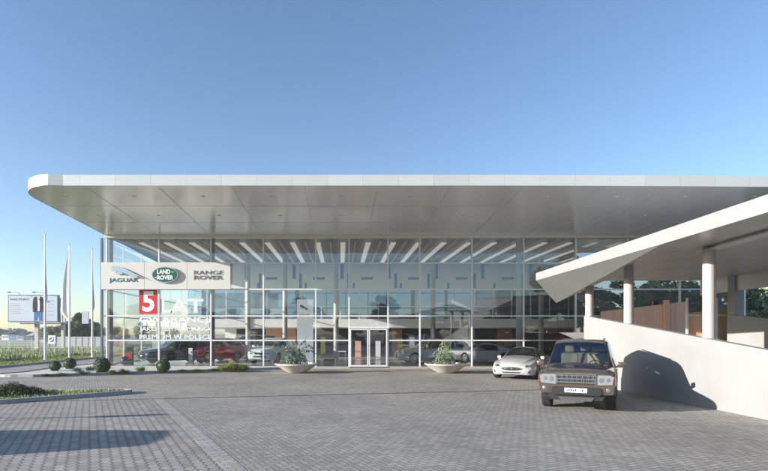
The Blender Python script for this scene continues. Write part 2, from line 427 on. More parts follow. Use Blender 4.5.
# bed of white gravel along the glass front
bed = [(-13.9, 23.9), (-3.1, 29.35), (-2.2, YF-.32), (-14.2, YF-.32), (-14.3, 34), (-15.6, 34), (-16.0, 28.4), (-15.75, 26.1)]+arc(-14.9, 25.1, 1.25, 190, 285, 7)
bed_in = kerbed('gravel_bed', bed, 'gravel', '')
# apron of pale slabs in front of the doors
struct(MB().box(-2.1, 9.5, YF-1.15, YF-.02, -.02, .035).build('entrance_apron', 'concrete'))
# verge
struct(MB().box(-23.2, -19.75, -20, 75, -.05, .075).build('grass_verge', 'verge'))
struct(MB().box(-19.75, -19.6, -20, 75, -.05, .12).build('verge_kerb', 'kerb'))

def blades(name, n, region, hmin, hmax, mat, wd_=.02, clump=None, z0=0.0, label=None):
    mb = MB()
    for _ in range(n):
        p = region()
        if p is None: continue
        x, y = p; h = random.uniform(hmin, hmax)*(1 if clump is None else clump(x, y)); a = random.uniform(0, PI); l = random.uniform(0, .4)*h
        b = random.uniform(0, 2*PI); dx, dy = wd_*math.cos(a), wd_*math.sin(a); ex, ey = l*math.cos(b), l*math.sin(b)
        mb.add([(x-dx,y-dy,z0), (x+dx,y+dy,z0), (x+dx*.6+ex*.4,y+dy*.6+ey*.4,z0+h*.6), (x-dx*.6+ex*.4,y-dy*.6+ey*.4,z0+h*.6), (x+ex,y+ey,z0+h)], [(0,1,2,3), (3,2,4)])
    o = mb.build(name, mat, recalc=False); return tag(o, label, None, None, 'stuff')
def inpoly(x, y, P):
    c = False; j = len(P)-1
    for i in range(len(P)):
        if (P[i][1] > y) != (P[j][1] > y) and x < (P[j][0]-P[i][0])*(y-P[i][1])/(P[j][1]-P[i][1])+P[i][0]: c = not c
        j = i
    return c
def reg_field():
    y = random.uniform(36, 66); x = -23.3-random.random()*(y*.68-19)*1.02
    return (x, y)
o = blades('tall_dry_grass', 26000, reg_field, .2, .58, 'drygrass', .035, lambda x, y: .45+.75*max(0, noise.noise(Vector((x*.25, y*.25, 0)))+.5), label='tall dry meadow grass behind the wire fence'); o['category'] = 'grass'
o = blades('green_grass', 9000, lambda: (random.uniform(-23.2, -19.8), random.uniform(27, 60)), .03, .10, 'greengrass', .02, z0=.07, label='short green grass on the verge beside the access road'); o['category'] = 'grass'
def reg_isl():
    x = -7-random.random()**1.2*5.5; y = random.uniform(13.5, 17.8)
    return (x, y) if inpoly(x, y, isl_in) else None
o = blades('island_grass', 14000, reg_isl, .03, .12, 'drygrass', .010, lambda x, y: .3+1.3*max(0, noise.noise(Vector((x*1.5, y*1.5, 4)))+.4), z0=.07, label='patchy grass growing on the kerbed island'); o['category'] = 'grass'
o = blades('island_ground_cover', 8000, reg_isl, .03, .10, 'greengrass', .010, lambda x, y: .2+1.8*max(0, noise.noise(Vector((x*1.1, y*1.1, 9)))+.1), z0=.07, label='low green weeds among the dry grass of the kerbed island'); o['category'] = 'grass'

# ------------------------------------------------------------------ showroom building
B = thing('showroom_building', 'long glass fronted car showroom under a thin flat white roof with a deep overhang', 'building', (-13.87, YF, 0))
XL = -13.9
SC = F/YF
fx = lambda x: (x-PX)/SC
fz = lambda y: CAMZ+(PY-y)/SC
ZT = fz(236.4)
YE = 21.7; SL = .046
def zs(Y): return ZT+SL*(YF-Y)                 # underside of the roof rises outwards
edge = [(XL+.35, 52), (XL+.35, YE+1.75)]
edge += [(x, y) for x, y in arc(XL+2.2, YE+1.75, 1.85, 180, 262, 9)][1:]
edge += [(XL+2.2+.3, YE+.0)]
XR = 23.2
xx = XL+3.2
while xx < XR+.3:
    edge.append((xx, YE+.0004*max(0, xx-4)**2.3)); xx += 1.45
edge += [(XR+.6, YE+1.0), (XR+.6, 52)]
n = len(edge)
FH = .44
# fascia, one part, panel by panel (islands vary slightly)
mb = MB()
for k in range(n-1):
    (x0, y0), (x1, y1) = edge[k], edge[k+1]
    L = math.hypot(x1-x0, y1-y0); m = max(1, round(L/1.45))
    for q in range(m):
        a0, a1 = q/m, (q+1)/m; g = .006/L
        if k > 3 : a0 += g
        p = (x0+(x1-x0)*a0, y0+(y1-y0)*a0); r = (x0+(x1-x0)*a1, y0+(y1-y0)*a1)
        mb.add([(p[0],p[1],zs(p[1])), (r[0],r[1],zs(r[1])), (r[0],r[1],zs(r[1])+FH), (p[0],p[1],zs(p[1])+FH)], [(0,1,2,3)])
put(mb, 'fascia', 'fascia', B, recalc=False)
edi = [(x+(.02 if k < 2 else .012), y+.03) for k, (x, y) in enumerate(edge)]
edi[-1] = (XR+.58, 51.97); edi[-2] = (XR+.58, edi[-2][1]); edi[0] = (edi[0][0], 51.97)
vs = [(x,y,zs(y)+.012) for x,y in edi]+[(x,y,zs(y)+FH-.03) for x,y in edi]
mb = MB().add(vs, [(k, k+1, n+k+1, n+k) for k in range(n-1)]+[(n-1, 0, n, 2*n-1)]+[tuple(range(n, 2*n))])
put(mb, 'roof', 'frame_dark', B)
so_e = [(x,y) for x,y in edi if y < YF]
so_p = [(XL+.37, YF+.15)]+so_e+[(XR+.58, YF+.15)]
soff = put(MB().add([(x,y,zs(y)+.01) for x,y in so_p], [tuple(range(len(so_p)))[::-1]]), 'soffit', 'soffit', B, recalc=False)
mb = MB()
x = fx(159)
for i in range(1, 12):                           # panel joints of the soffit
    xi = fx(107)+3.017*i*1.0
    mb.box(xi-.007, xi+.007, YE+.35, YF-.25, 0, .006)
for vv in range(len(mb.v)):
    X, Y, Z = mb.v[vv]; mb.v[vv] = (X, Y, zs(Y)+.0035-Z*.8)
for yj in (YE+2.9, YE+5.9):
    mb.box(XL+.6, XR, yj-.005, yj+.005, zs(yj)+.001, zs(yj)+.006)
wd(mb.build('soffit_joint', 'soffit_joint'), B)
for i in range(11):                           # small recessed spotlights
    for yj in (YE+1.5, YE+4.6):
        xi = fx(107)+3.017*(i+.5); put(MB().lathe([(.07, -.012), (.09, 0), (.09, .01)], (xi, yj, zs(yj)), 12), 'spotlight_rim', 'soffit_edge', B)
put(MB().box(XL+.3, XR, YF-.30, YF+.2, ZT-.13, ZT+.02), 'head_trim', 'soffit_edge', B)
put(MB().box(XL, XR, YF-.06, YF+.16, -.05, fz(366.6)), 'plinth', 'soffit_edge', B)
# curtain wall: grid lines, panes
cols = [fx(v) for v in (107, 159, 211, 263.5, 315.7, 349, 388, 419.8, 471.8, 523.6, 575.6)]
xx = 627.7
while fx(xx) < XR-.3: cols.append(fx(xx)); xx += 52
rows = [fz(366.6), fz(340.4), fz(316), fz(289.3), fz(263.2), ZT-.12]
DX0, DX1 = fx(349), fx(388); DZ = fz(327.6)
for i, x in enumerate(cols):
    dbl = i in (2, 9)
    wv = .040
    put(MB().box(x-wv, x+wv, YF-.05, YF+.10, rows[0], ZT-.1), 'mullion', 'frame', B)
for r, z in enumerate(rows[1:-1]):
    x_a = XL
    for i, x in enumerate(cols+[XR]):
        if r == 0 and abs(x-DX1) < .01: x_a = x; continue
        if x-x_a > .2: put(MB().box(x_a+(.034 if i else 0), x-.034, YF-.045, YF+.09, z-.038, z+.038), 'transom', 'frame', B)
        x_a = x
xs = [XL+.14]+cols+[XR]
for i in range(len(xs)-1):
    for r in range(5):
        x0, x1 = xs[i], xs[i+1]; z0, z1 = rows[r], rows[r+1]
        if x1-x0 < .3 or (abs(x0-DX0) < .01 and r == 0): continue
        if abs(x0-DX0) < .01 and r == 1: z0 = DZ
        put(MB().add([(x0+.02,YF,z0), (x1-.02,YF,z0), (x1-.02,YF,z1), (x0+.02,YF,z1)], [(0,1,2,3)]), 'window_pane', 'glass_refl' if x0 > 13 else 'glass', B, recalc=False)
# inner posts seen right behind the glass
for x in (fx(210.3), fx(521.5)):
    put(MB().box(x-.13, x+.13, YF+.35, YF+.6, .03, ZT-.02), 'inner_post', 'frame_dark' if x < 0 else 'frame', B)
# corner
put(MB().box(XL-.02, XL+.10, YF-.10, YF+.02, -.02, ZT-.1), 'corner_post', 'frame_dark', B)
put(MB().lathe([(.17, 0), (.17, ZT-.05)], (fx(104.5), YF+.75, .03), 20), 'round_column', 'column', B, smooth='angle')
# side glass wall
ys = [YF+3.017*k for k in range(1, 8)]
for y in ys: put(MB().box(XL+.01, XL+.1, y-.03, y+.03, .1, ZT-.1), 'side_mullion', 'frame', B)
for z in rows[1:-1]: put(MB().box(XL+.015, XL+.09, YF+.05, YF+21, z-.03, z+.03), 'side_transom', 'frame', B)
for k in range(7):
    put(MB().add([(XL+.05,YF+.1+3.0*k,rows[0]), (XL+.05,YF+3.0+3.0*k,rows[0]), (XL+.05,YF+3.0+3.0*k,ZT), (XL+.05,YF+.1+3.0*k,ZT)], [(0,1,2,3)]), 'side_window_pane', 'glass', B, recalc=False)
put(MB().box(XR, XR+.25, YF-.05, 53, -.05, ZT), 'end_wall', 'interior_white', B)
# doors
for s in (0, 1):
    xa, xb = (DX0+.045, (DX0+DX1)/2-.01) if s == 0 else ((DX0+DX1)/2+.01, DX1-.045)
    mb = MB(); y0, y1 = YF-.08, YF+.0
    zz0, zz1 = .06, DZ-.06
    mb.box(xa, xa+.075, y0, y1, zz0, zz1); mb.box(xb-.075, xb, y0, y1, zz0, zz1)
    mb.box(xa+.075, xb-.075, y0, y1, zz1-.08, zz1); mb.box(xa+.075, xb-.075, y0, y1, zz0, zz0+.1)
    d = put(mb, 'door', 'frame', B)
    MB().add([(xa+.07,YF-.04,.15), (xb-.07,YF-.04,.15), (xb-.07,YF-.04,DZ-.13), (xa+.07,YF-.04,DZ-.13)], [(0,1,2,3)]).build('door_pane', 'glass', d, recalc=False)
    hx = xb-.04 if s == 0 else xa+.04
    MB().bar((hx, YF-.14, .75), (hx, YF-.14, 1.35), .015, n=8).bar((hx, YF-.14, .8), (hx, YF-.07, .8), .01).bar((hx, YF-.14, 1.3), (hx, YF-.07, 1.3), .01).build('door_handle', 'chrome', d)
put(MB().box(DX0-.06, DX1+.06, YF-.12, YF+.06, DZ-.045, DZ+.065), 'door_header', 'frame', B)
# interior
put(MB().add([(XL+.15,YF+.17,.04), (XR,YF+.17,.04), (XR,58,.04), (XL+.15,58,.04)], [(0,1,2,3)]), 'showroom_floor', 'floor_in', B, recalc=False)
ZC = ZT-.02
put(MB().box(XL+.15, XR, YF+.2, 43, ZC, ZC+.15), 'ceiling', 'ceiling', B)
xx = XL+1.2
while xx < XR-.5:
    put(MB().box(xx-.06, xx+.06, YF+.5, 42, ZC-.16, ZC-.002), 'ceiling_beam', 'beam', B); xx += 1.508
YM = 42
iz = lambda y: CAMZ+(PY-y)*YM/F; ix = lambda x: (x-PX)*YM/F
X0M = ix(188)
zt, zb = ZC, iz(288.5)
put(MB().box(X0M, XR, YM, YM+.2, zb, zt), 'gallery_wall', 'interior_white', B)
mb = MB()
xp = ix(187)+0
base = [246.5, 294, 342, 389, 436.5, 482.6, 530.5]
for k, a_ in enumerate(base):
    for dx, t0, t1, wv in ((0, 263.6, 279, 1.35), (-8 if k > 3 else 6.6+(7 if k == 0 else 0), 273.5, 288.3, 1.1), (11.8, 283, 288.3, .9)):
        X = ix(a_+dx); put(MB().box(X-wv*.09, X+wv*.09, YM-.03, YM-.002, iz(t1), iz(t0)), 'window_slit', 'blue', B)
    X = ix(a_+25); put(MB().box(X-.46, X+.46, YM-.03, YM-.002, iz(279.6), iz(277.3)), 'window_slit', 'blue', B)
put(MB().box(fx(597), XR, YF+2.4, YF+2.6, .04, ZT-.1), 'reflection_backing', 'darkgrey', B)  # dark sheet added behind the right-hand panes so their reflections show
# glazed offices on the mezzanine
zo0, zo1 = iz(319), iz(288.5)
put(MB().box(X0M, XR, YM-.35, YM+14, iz(327.5), zo0), 'mezzanine_slab', 'interior_white', B)
put(MB().add([(X0M,YM+.05,zo0), (XR,YM+.05,zo0), (XR,YM+.05,zo1), (X0M,YM+.05,zo1)], [(0,1,2,3)]), 'office_glazing', 'glass_in', B, recalc=False)
xx = X0M
while xx < XR-.5:
    put(MB().box(xx-.035, xx+.035, YM-.02, YM+.04, zo0, zo1), 'office_mullion', 'frame', B); xx += 1.5085
put(MB().box(X0M, XR, YM+4, YM+4.2, zo0, zo1+.2), 'office_back_wall', pmat('office_back', (.22, .27, .33), .7, var=.35, vscale=.6), B)
put(MB().box(X0M, XR, YM-.3, YM-.26, zo0+.95, zo0+1.0), 'gallery_rail', 'chrome', B)
put(MB().box(X0M, XR, YM+.2, YM+14, ZC-.3, ZC+.1), 'upper_roof', 'ceiling', B)
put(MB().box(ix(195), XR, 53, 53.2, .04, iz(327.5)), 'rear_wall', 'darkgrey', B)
for x in (fx(248), fx(285), fx(336), fx(433), fx(541), fx(640)):
    put(MB().lathe([(.17, 0), (.17, ZC-.05)], (x*1.2, YF*1.2, .03), 18), 'round_column', 'column', B, smooth='angle')
for x0, x1, mt in ((266, 296, 'wood'), (392, 402, 'wood'), (455, 475, 'interior_white'), (498, 512, 'wood'), (225, 236, 'interior_white')):
    put(MB().box((x0-PX)*50/F, (x1-PX)*50/F, 50, 50.3, .05, 2.9), 'partition_wall', mt, B)
for x in (232, 282, 305, 425, 447, 492, 515, 551):
    Y = 46; X = (x-PX)*Y/F
    put(MB().box(X-.5, X+.5, Y-.06, Y+.06, 2.5, 2.56), 'fill_bar', 'fill_bar_glow', B)  # glowing bar added to brighten the ground floor
xx = XL+1.2+.754
while xx < XR-.8:                             # glowing strips added between the beams to brighten the showroom
    put(MB().box(xx-.15, xx+.15, YF+.9, 41, ZC-.22, ZC-.17), 'ceiling_fill', 'tube', B); xx += 1.508
# white column with the emblem panel, right behind the glass
X0, X1 = at(297, 0, 33)[0], at(313, 0, 33)[0]
T = thing('display_pylon', 'tall white pylon with a leaping cat emblem standing behind the glass left of the doors', 'pylon', ((X0+X1)/2, 33.2, .04))
put(MB().box(X0, X1, 33, 33.35, .04, CAMZ+(PY-299.5)*33/F), 'pylon_body', 'pylon_glow', T)  # glow put into the white body, no lamp inside
# window film lettering
mb = MB(); yL = YF-.012
f = lambda y: fz(y)
put(MB().box(fx(139.2), fx(157.6), yL-.004, yL, fz(314), fz(289)), 'film_square', 'red', B)
put(text_mb('5', fx(142.5), fz(311.8), 12/SC, 20.5/SC, yL-.006, .003, .03), 'film_digit', 'whitefilm', B)
put(text_mb('LAT', fx(160.5), fz(312.7), 43/SC, 14/SC, yL, .004, .03), 'film_letters', 'whitefilm2', B)
put(text_mb('GWARANCJI', fx(139.4), fz(324.3), 72/SC, 7.8/SC, yL, .004, .03), 'film_letters', 'whitefilm2', B)
put(text_mb('JAKO JEDYNA MARKA', fx(139.4), fz(332), 72/SC, 4.9/SC, yL, .004, .02), 'film_letters', 'whitefilm2', B)
put(text_mb('PREMIUM W POLSCE', fx(139.4), fz(339.3), 72/SC, 4.6/SC, yL, .004, .02), 'film_letters', 'whitefilm2', B)
# boards standing in for a sunlit timber wall mirrored in the right-hand glazing
def boards(name, x0, x1, y, z0, zt0, zt1, bw=.16, mat='wood', parent=None):
    mb = MB(); x = x0
    while x < x1-.01:
        t = (x-x0)/(x1-x0); xe = min(x+bw-.008, x1); dy = random.uniform(0, .015)
        zt_ = zt0+(zt1-zt0)*t
        mb.box(x, xe, y+dy, y+.05+dy, z0, zt_); x += bw
    return put(mb, name, mat, parent)
boards('mirrored_timber', at(601,0,30.3)[0], at(686,0,30.3)[0], 30.3, .05, at(0,311.5,30.3)[2], at(0,301.5,30.3)[2], mat='cedar_sunlit', parent=B)
put(MB().box(at(665,0,30.1)[0], at(669.5,0,30.1)[0], 30.1, 30.28, .05, at(0,300,30.1)[2]), 'timber_post', 'wood', B)
put(MB().box(at(672,0,34)[0], at(690,0,34)[0], 34, 36, .05, at(0,313,34)[2]), 'timber_counter', 'darkgrey', B)

# ------------------------------------------------------------------ sign board over the entrance corner
YS = YF-.32
sx = lambda x: (x-PX)*YS/F
sz = lambda y: CAMZ+(PY-y)*YS/F
S = thing('sign_board', 'long white sign board with three emblems at the left end of the glass front', 'sign', (sx(165), YS, sz(289)))
for a_, b_ in ((101, 144.3), (144.6, 186.8), (187.1, 230.3)):
    put(MB().box(sx(a_), sx(b_), YS, YS+.12, sz(289.2), sz(262.3)), 'sign_panel', 'signwhite', S)
put(MB().box(sx(102), sx(229.5), YS+.122, YS+.25, sz(288), sz(264)), 'sign_frame', 'frame_dark', S)
cat_o = [(.00,.83),(.02,.93),(.07,.99),(.12,.96),(.16,.97),(.22,.94),(.32,.86),(.42,.76),(.52,.64),(.60,.54),(.68,.44),(.76,.34),(.86,.22),(1.0,.06),(.88,.17),(.77,.27),(.70,.33),(.76,.22),(.72,.20),(.66,.25),(.60,.22),(.52,.20),(.53,.25),(.60,.30),(.56,.36),(.48,.38),(.42,.44),(.34,.52),(.28,.55),(.34,.44),(.28,.42),(.20,.46),(.12,.44),(.11,.50),(.20,.55),(.16,.62),(.12,.68),(.06,.66),(.00,.68),(.03,.74),(.08,.76),(.04,.80)]
def cat(x, z, w_, h_, y, d=.03):
    n = len(cat_o); mb = MB()
    vs = [(x+p*w_, y, z+q*h_) for p, q in cat_o]+[(x+p*w_, y-d, z+q*h_) for p, q in cat_o]
    return mb.add(vs, [tuple(range(n, 2*n)), tuple(range(n))[::-1]]+[(k, (k+1) % n, n+(k+1) % n, n+k) for k in range(n)])
put(cat(sx(111.5), sz(280.6), 36/SC, 14.5/SC, YS-.06, .03), 'leaping_emblem', 'chrome', S)
put(text_mb('JAGUAR', sx(109), sz(283.2), 29/SC, 5/SC, YS-.008, .008, .01), 'sign_letters', 'teal', S)
def oval(cx, cz, a_, b_, y0, y1, n=40):
    return MB().add([(cx+a_*math.cos(2*PI*k/n), y, cz+b_*math.sin(2*PI*k/n)) for y in (y0, y1) for k in range(n)], [tuple(range(n)), tuple(range(n, 2*n))]+[(k, (k+1) % n, n+(k+1) % n, n+k) for k in range(n)])
ob = put(oval(sx(165.5), sz(274.9), 12.9/SC, 7.9/SC, YS-.10, YS-.003), 'oval_rim', 'chrome', S)
oval(sx(165.5), sz(274.9), 12.2/SC, 7.2/SC, YS-.125, YS-.101).build('oval_badge', 'green', ob)
text_mb('LAND', sx(158), sz(274.2), 13/SC, 4.4/SC, YS-.127, .02, .04).build('badge_letters', 'whitefilm', ob)
text_mb('ROVER', sx(158), sz(280), 16/SC, 4.4/SC, YS-.127, .02, .04).build('badge_letters', 'whitefilm', ob)
MB().box(sx(172), sx(174.5), YS-.145, YS-.126, sz(272.6), sz(272)).box(sx(155.6), sx(157.4), YS-.145, YS-.126, sz(278.2), sz(277.5)).build('badge_dash', 'whitefilm', ob)
put(text_mb('RANGE', sx(194), sz(274.6), 29/SC, 4/SC, YS-.008, .008, .01), 'sign_letters', 'greyletter', S)
put(text_mb('ROVER', sx(194), sz(279.6), 29/SC, 4/SC, YS-.008, .008, .03), 'sign_letters', 'greyletter', S)
# emblem on the pylon
put(cat(X0+.18, CAMZ+(PY-311.5)*33/F, .66, .42, 32.99, .02), 'leaping_emblem', 'greyletter', T)
put(text_mb('JAGUAR', X0+.2, CAMZ+(PY-315.5)*33/F, .6, .1, 32.99, .02, .01), 'pylon_letters', 'greyletter', T)

# ------------------------------------------------------------------ ramp
XW = 9.67
def wtop(Y): return 2.67-.12*(21.1-Y)
def rampwall(name, x0, x1, y0, y1, label, mat='white'):
    vs = [(x, y, z) for y in (y0, y1) for x in (x0, x1) for z in (-.05, max(.12, wtop(y)))]
    o = MB().add(vs, [(0,2,3,1), (4,5,7,6), (0,1,5,4), (2,6,7,3), (1,3,7,5), (0,4,6,2)]).build(name, mat, bevel=.008)
    return tag(o, label, 'wall')
rampwall('ramp_wall', XW, XW+.22, -.2, 21.1, 'long smooth white retaining wall of the ramp, right of the brown off-road car')
rampwall('ramp_wall', 15.95, 16.2, 2, 21.9, 'shaded white parapet wall on the far side of the ramp, in front of the trees')
def deck(Y): return max(.02, wtop(Y)-1.0)
struct(MB().add([(XW+.22,2,.02), (15.95,2,.02), (15.95,12.9,.03), (XW+.22,12.9,.03), (15.95,24,deck(24)), (XW+.22,24,deck(24)), (15.95,YF-.1,deck(24)), (XW+.22,YF-.1,deck(24))], [(0,1,2,3), (3,2,4,5), (5,4,6,7)]).build('ramp', 'concrete', recalc=False))
# cedar boarding and gate beside the far wall
tg = thing('timber_screen', 'orange brown vertical timber boarding at the head of the ramp under the canopy', 'screen', (at(707,0,23)[0], 23, 1.6))
boards('board_panel', at(686.5,0,23)[0], at(729.5,0,23)[0], 23, 1.4, at(0,313,23)[2], at(0,309,23)[2], .17, parent=tg)
for x in (687, 704, 716.5, 729): X = at(x,0,22.95)[0]; put(MB().box(X-.03, X+.03, 22.9, 23.0, 1.4, at(0,305,23)[2]+.3), 'screen_post', 'frame', tg)
put(MB().box(at(686.5,0,23)[0], at(729.5,0,23)[0], 22.94, 22.99, at(0,316,23)[2]+.0, at(0,315.2,23)[2]+.03), 'screen_rail', 'frame', tg)

C = thing('ramp_canopy', 'angular white canopy roof with a pointed folded end covering the ramp', 'canopy', (XW+.3, 17, 2.4))
A_, P_, Q_ = (8.2,22.3,4.2), (9.87,24.3,3.37), (8.2,13.5,4.25)
B_, C_, D_, E_ = (12.06,24.3,4.38), (17.2,24.3,4.42), (17.2,3,4.5), (8.2,3,4.38)
At, Bt, Ct, Dt, Et = (8.2,22.3,4.51), (12.06,24.3,4.62), (17.2,24.3,4.75), (17.2,3,4.85), (8.2,3,4.71)
put(MB().add([A_, P_, Q_], [(0,2,1)]), 'folded_end', 'canopy_white', C, recalc=False)
put(MB().add([P_, B_, Q_, C_, D_, E_], [(0,2,1), (2,5,4,3), (2,3,1)]), 'canopy_soffit', 'canopy_soffit', C, recalc=False)
put(MB().add([A_, Q_, E_, Et, At], [(0,4,3,2,1)]), 'canopy_fascia', 'canopy_white', C, recalc=False)
put(MB().add([At, Bt, Ct, Dt, Et, P_, A_, B_, C_, D_, E_], [(0,4,3,2,1), (0,1,7,5), (0,5,6), (1,2,8,7), (2,3,9,8), (3,4,10,9)]), 'canopy_top', 'frame', C)
# light ribbon along the columns
put(MB().add([(9.75,14.6,4.20), (10.05,14.4,4.19), (9.1,3,4.26), (8.8,3,4.27)], [(0,3,2,1)]), 'soffit_ribbon', 'soffit_edge', C, recalc=False)
# far edge beam
q = [(16.4,24.2,4.40), (17.1,20.4,4.46), (17.1,3,4.5), (16.4,24.2,3.72), (17.1,20.4,3.86), (17.1,3,4.0)]
q2 = [(x+.12, y, z) for x, y, z in q]
put(MB().add(q+q2, [(0,3,4,1), (1,4,5,2), (6,7,10,9), (7,8,11,10), (3,9,10,4), (4,10,11,5), (0,6,9,3), (2,5,11,8)]), 'edge_beam', 'soffit_edge', C)
px = at(735.8, 0, 22.6)[0]
put(MB().box(px-.2, px+.2, 22.4, 22.8, 1.4, 4.42), 'square_pier', 'column', C)
for x, Y, zt_, lab in ((589.5, 21.1, 3.86, 0), (628.8, 18.2, 4.28, 0), (709.2, 14.25, 4.26, 0)):
    s = 9.92
    Xc = (x-PX)*Y/F
    put(MB().lathe([(.155, 0), (.155, zt_-deck(Y))], (Xc, Y, deck(Y)), 28), 'canopy_column', 'column', C, smooth='angle')
    put(MB().lathe([(.21, 0), (.21, .02), (.16, .05)], (Xc, Y, deck(Y)), 24), 'column_collar', 'soffit_edge', C, smooth='angle')
# ------------------------------------------------------------------ vehicles (front towards +X in their own space)
def mono(xs, ys, t):
    """monotone cubic through (xs, ys) - xs rising"""
    n = len(xs)
    if t <= xs[0]: return ys[0]
    if t >= xs[-1]: return ys[-1]
    i = max(k for k in range(n-1) if xs[k] <= t)
    d = [(ys[k+1]-ys[k])/(xs[k+1]-xs[k]) for k in range(n-1)]
    def tan(k):
        if k == 0: return d[0]
        if k == n-1: return d[-1]
        return 0 if d[k-1]*d[k] <= 0 else 2*d[k-1]*d[k]/(d[k-1]+d[k])
    h = xs[i+1]-xs[i]; s = (t-xs[i])/h; a, b = tan(i), tan(i+1)
    return (2*s**3-3*s*s+1)*ys[i]+(s**3-2*s*s+s)*h*a+(-2*s**3+3*s*s)*ys[i+1]+(s**3-s*s)*h*b
class Body:
    # station: x, ws, wm, wb, zb, zm, zbelt, wt, zt
    def __init__(s, st, crown=.03): s.st = sorted(st); s.xs = [q[0] for q in s.st]; s.crown = crown
    def par(s, x): return [mono(s.xs, [q[k] for q in s.st], x) for k in range(1, 9)]
    def prof(s, x):
        ws, wm, wb, zb, zm, zl, wt, zt = s.par(x); cr = s.crown
        return [(0, zb), (ws*.92, zb), (ws, zb+.06), (wm, zm), (wb, zl-.03), (wb-.045, zl), (wt, zt-.045), (wt-.10, zt), (0, zt+cr)]
    def pt(s, x, v):
        P = s.prof(x); i = min(int(v), 7); t = v-i
        g = lambda k: P[max(0, min(8, k))]
        p0, p1, p2, p3 = g(i-1), g(i), g(i+1), g(i+2)
        if i == 7: p3 = (-P[7][0], P[7][1])
        out = []
        for c in (0, 1):
            # tight tangents: bound by the shorter neighbouring chord
            def tang(a, b, e):
                l1 = math.hypot(b[0]-a[0], b[1]-a[1])+1e-6; l2 = math.hypot(e[0]-b[0], e[1]-b[1])+1e-6
                m = min(l1, l2); return m*((b[c]-a[c])/l1+(e[c]-b[c])/l2)/2
            m1 = tang(p0, p1, p2); m2 = tang(p1, p2, p3)
            out.append((2*t**3-3*t*t+1)*p1[c]+(t**3-2*t*t+t)*m1+(-2*t**3+3*t*t)*p2[c]+(t**3-t*t)*m2)
        return out
def spaced(lo, hi, step, extra):
    v = [lo+(hi-lo)*k/round((hi-lo)/step) for k in range(round((hi-lo)/step)+1)]
    v = [a for a in v if all(abs(a-e) > step*.35 for e in extra)]+list(extra); return sorted(v)
def make_wheel(parent, x, y, r, wdt, side, spokes=10, rim='alloy'):
    t = MB(); R_ = r
    prof = [(R_*.66, -wdt/2+.01), (R_*.93, -wdt/2), (R_, -wdt/2+.035), (R_, wdt/2-.035), (R_*.93, wdt/2), (R_*.66, wdt/2-.01)]
    t.lathe(prof, (0, 0, 0), 30, 'y')
    w_ = t.build('wheel', 'rubber', parent, smooth='angle'); w_.location = (x, y, r)
    m = MB(); o = side*(wdt/2-.012)
    n = 28
    vs = [(rr*R_*math.cos(2*PI*k/n), o+side*dd, rr*R_*math.sin(2*PI*k/n)) for rr, dd in ((.70, .012), (.60, .014), (.60, -.05)) for k in range(n)]
    m.add(vs, [(i*n+k, i*n+(k+1) % n, (i+1)*n+(k+1) % n, (i+1)*n+k) for i in (0, 1) for k in range(n)], 0)
    m.add([(.62*R_*math.cos(2*PI*k/n), o-side*.05, .62*R_*math.sin(2*PI*k/n)) for k in range(n)], [tuple(range(n))], 1)
    for k in range(spokes):
        a = 2*PI*k/spokes; m.bar((.08*math.cos(a), o, .08*math.sin(a)), (.62*R_*math.cos(a), o+side*.006, .62*R_*math.sin(a)), .028, .018, 0)
    m.lathe([(.085, o-.02), (.085, o+side*.012)] , (0,0,0), 12, 'y', 0)
    m.build('rim', [rim, 'dark'], w_)
    return w_
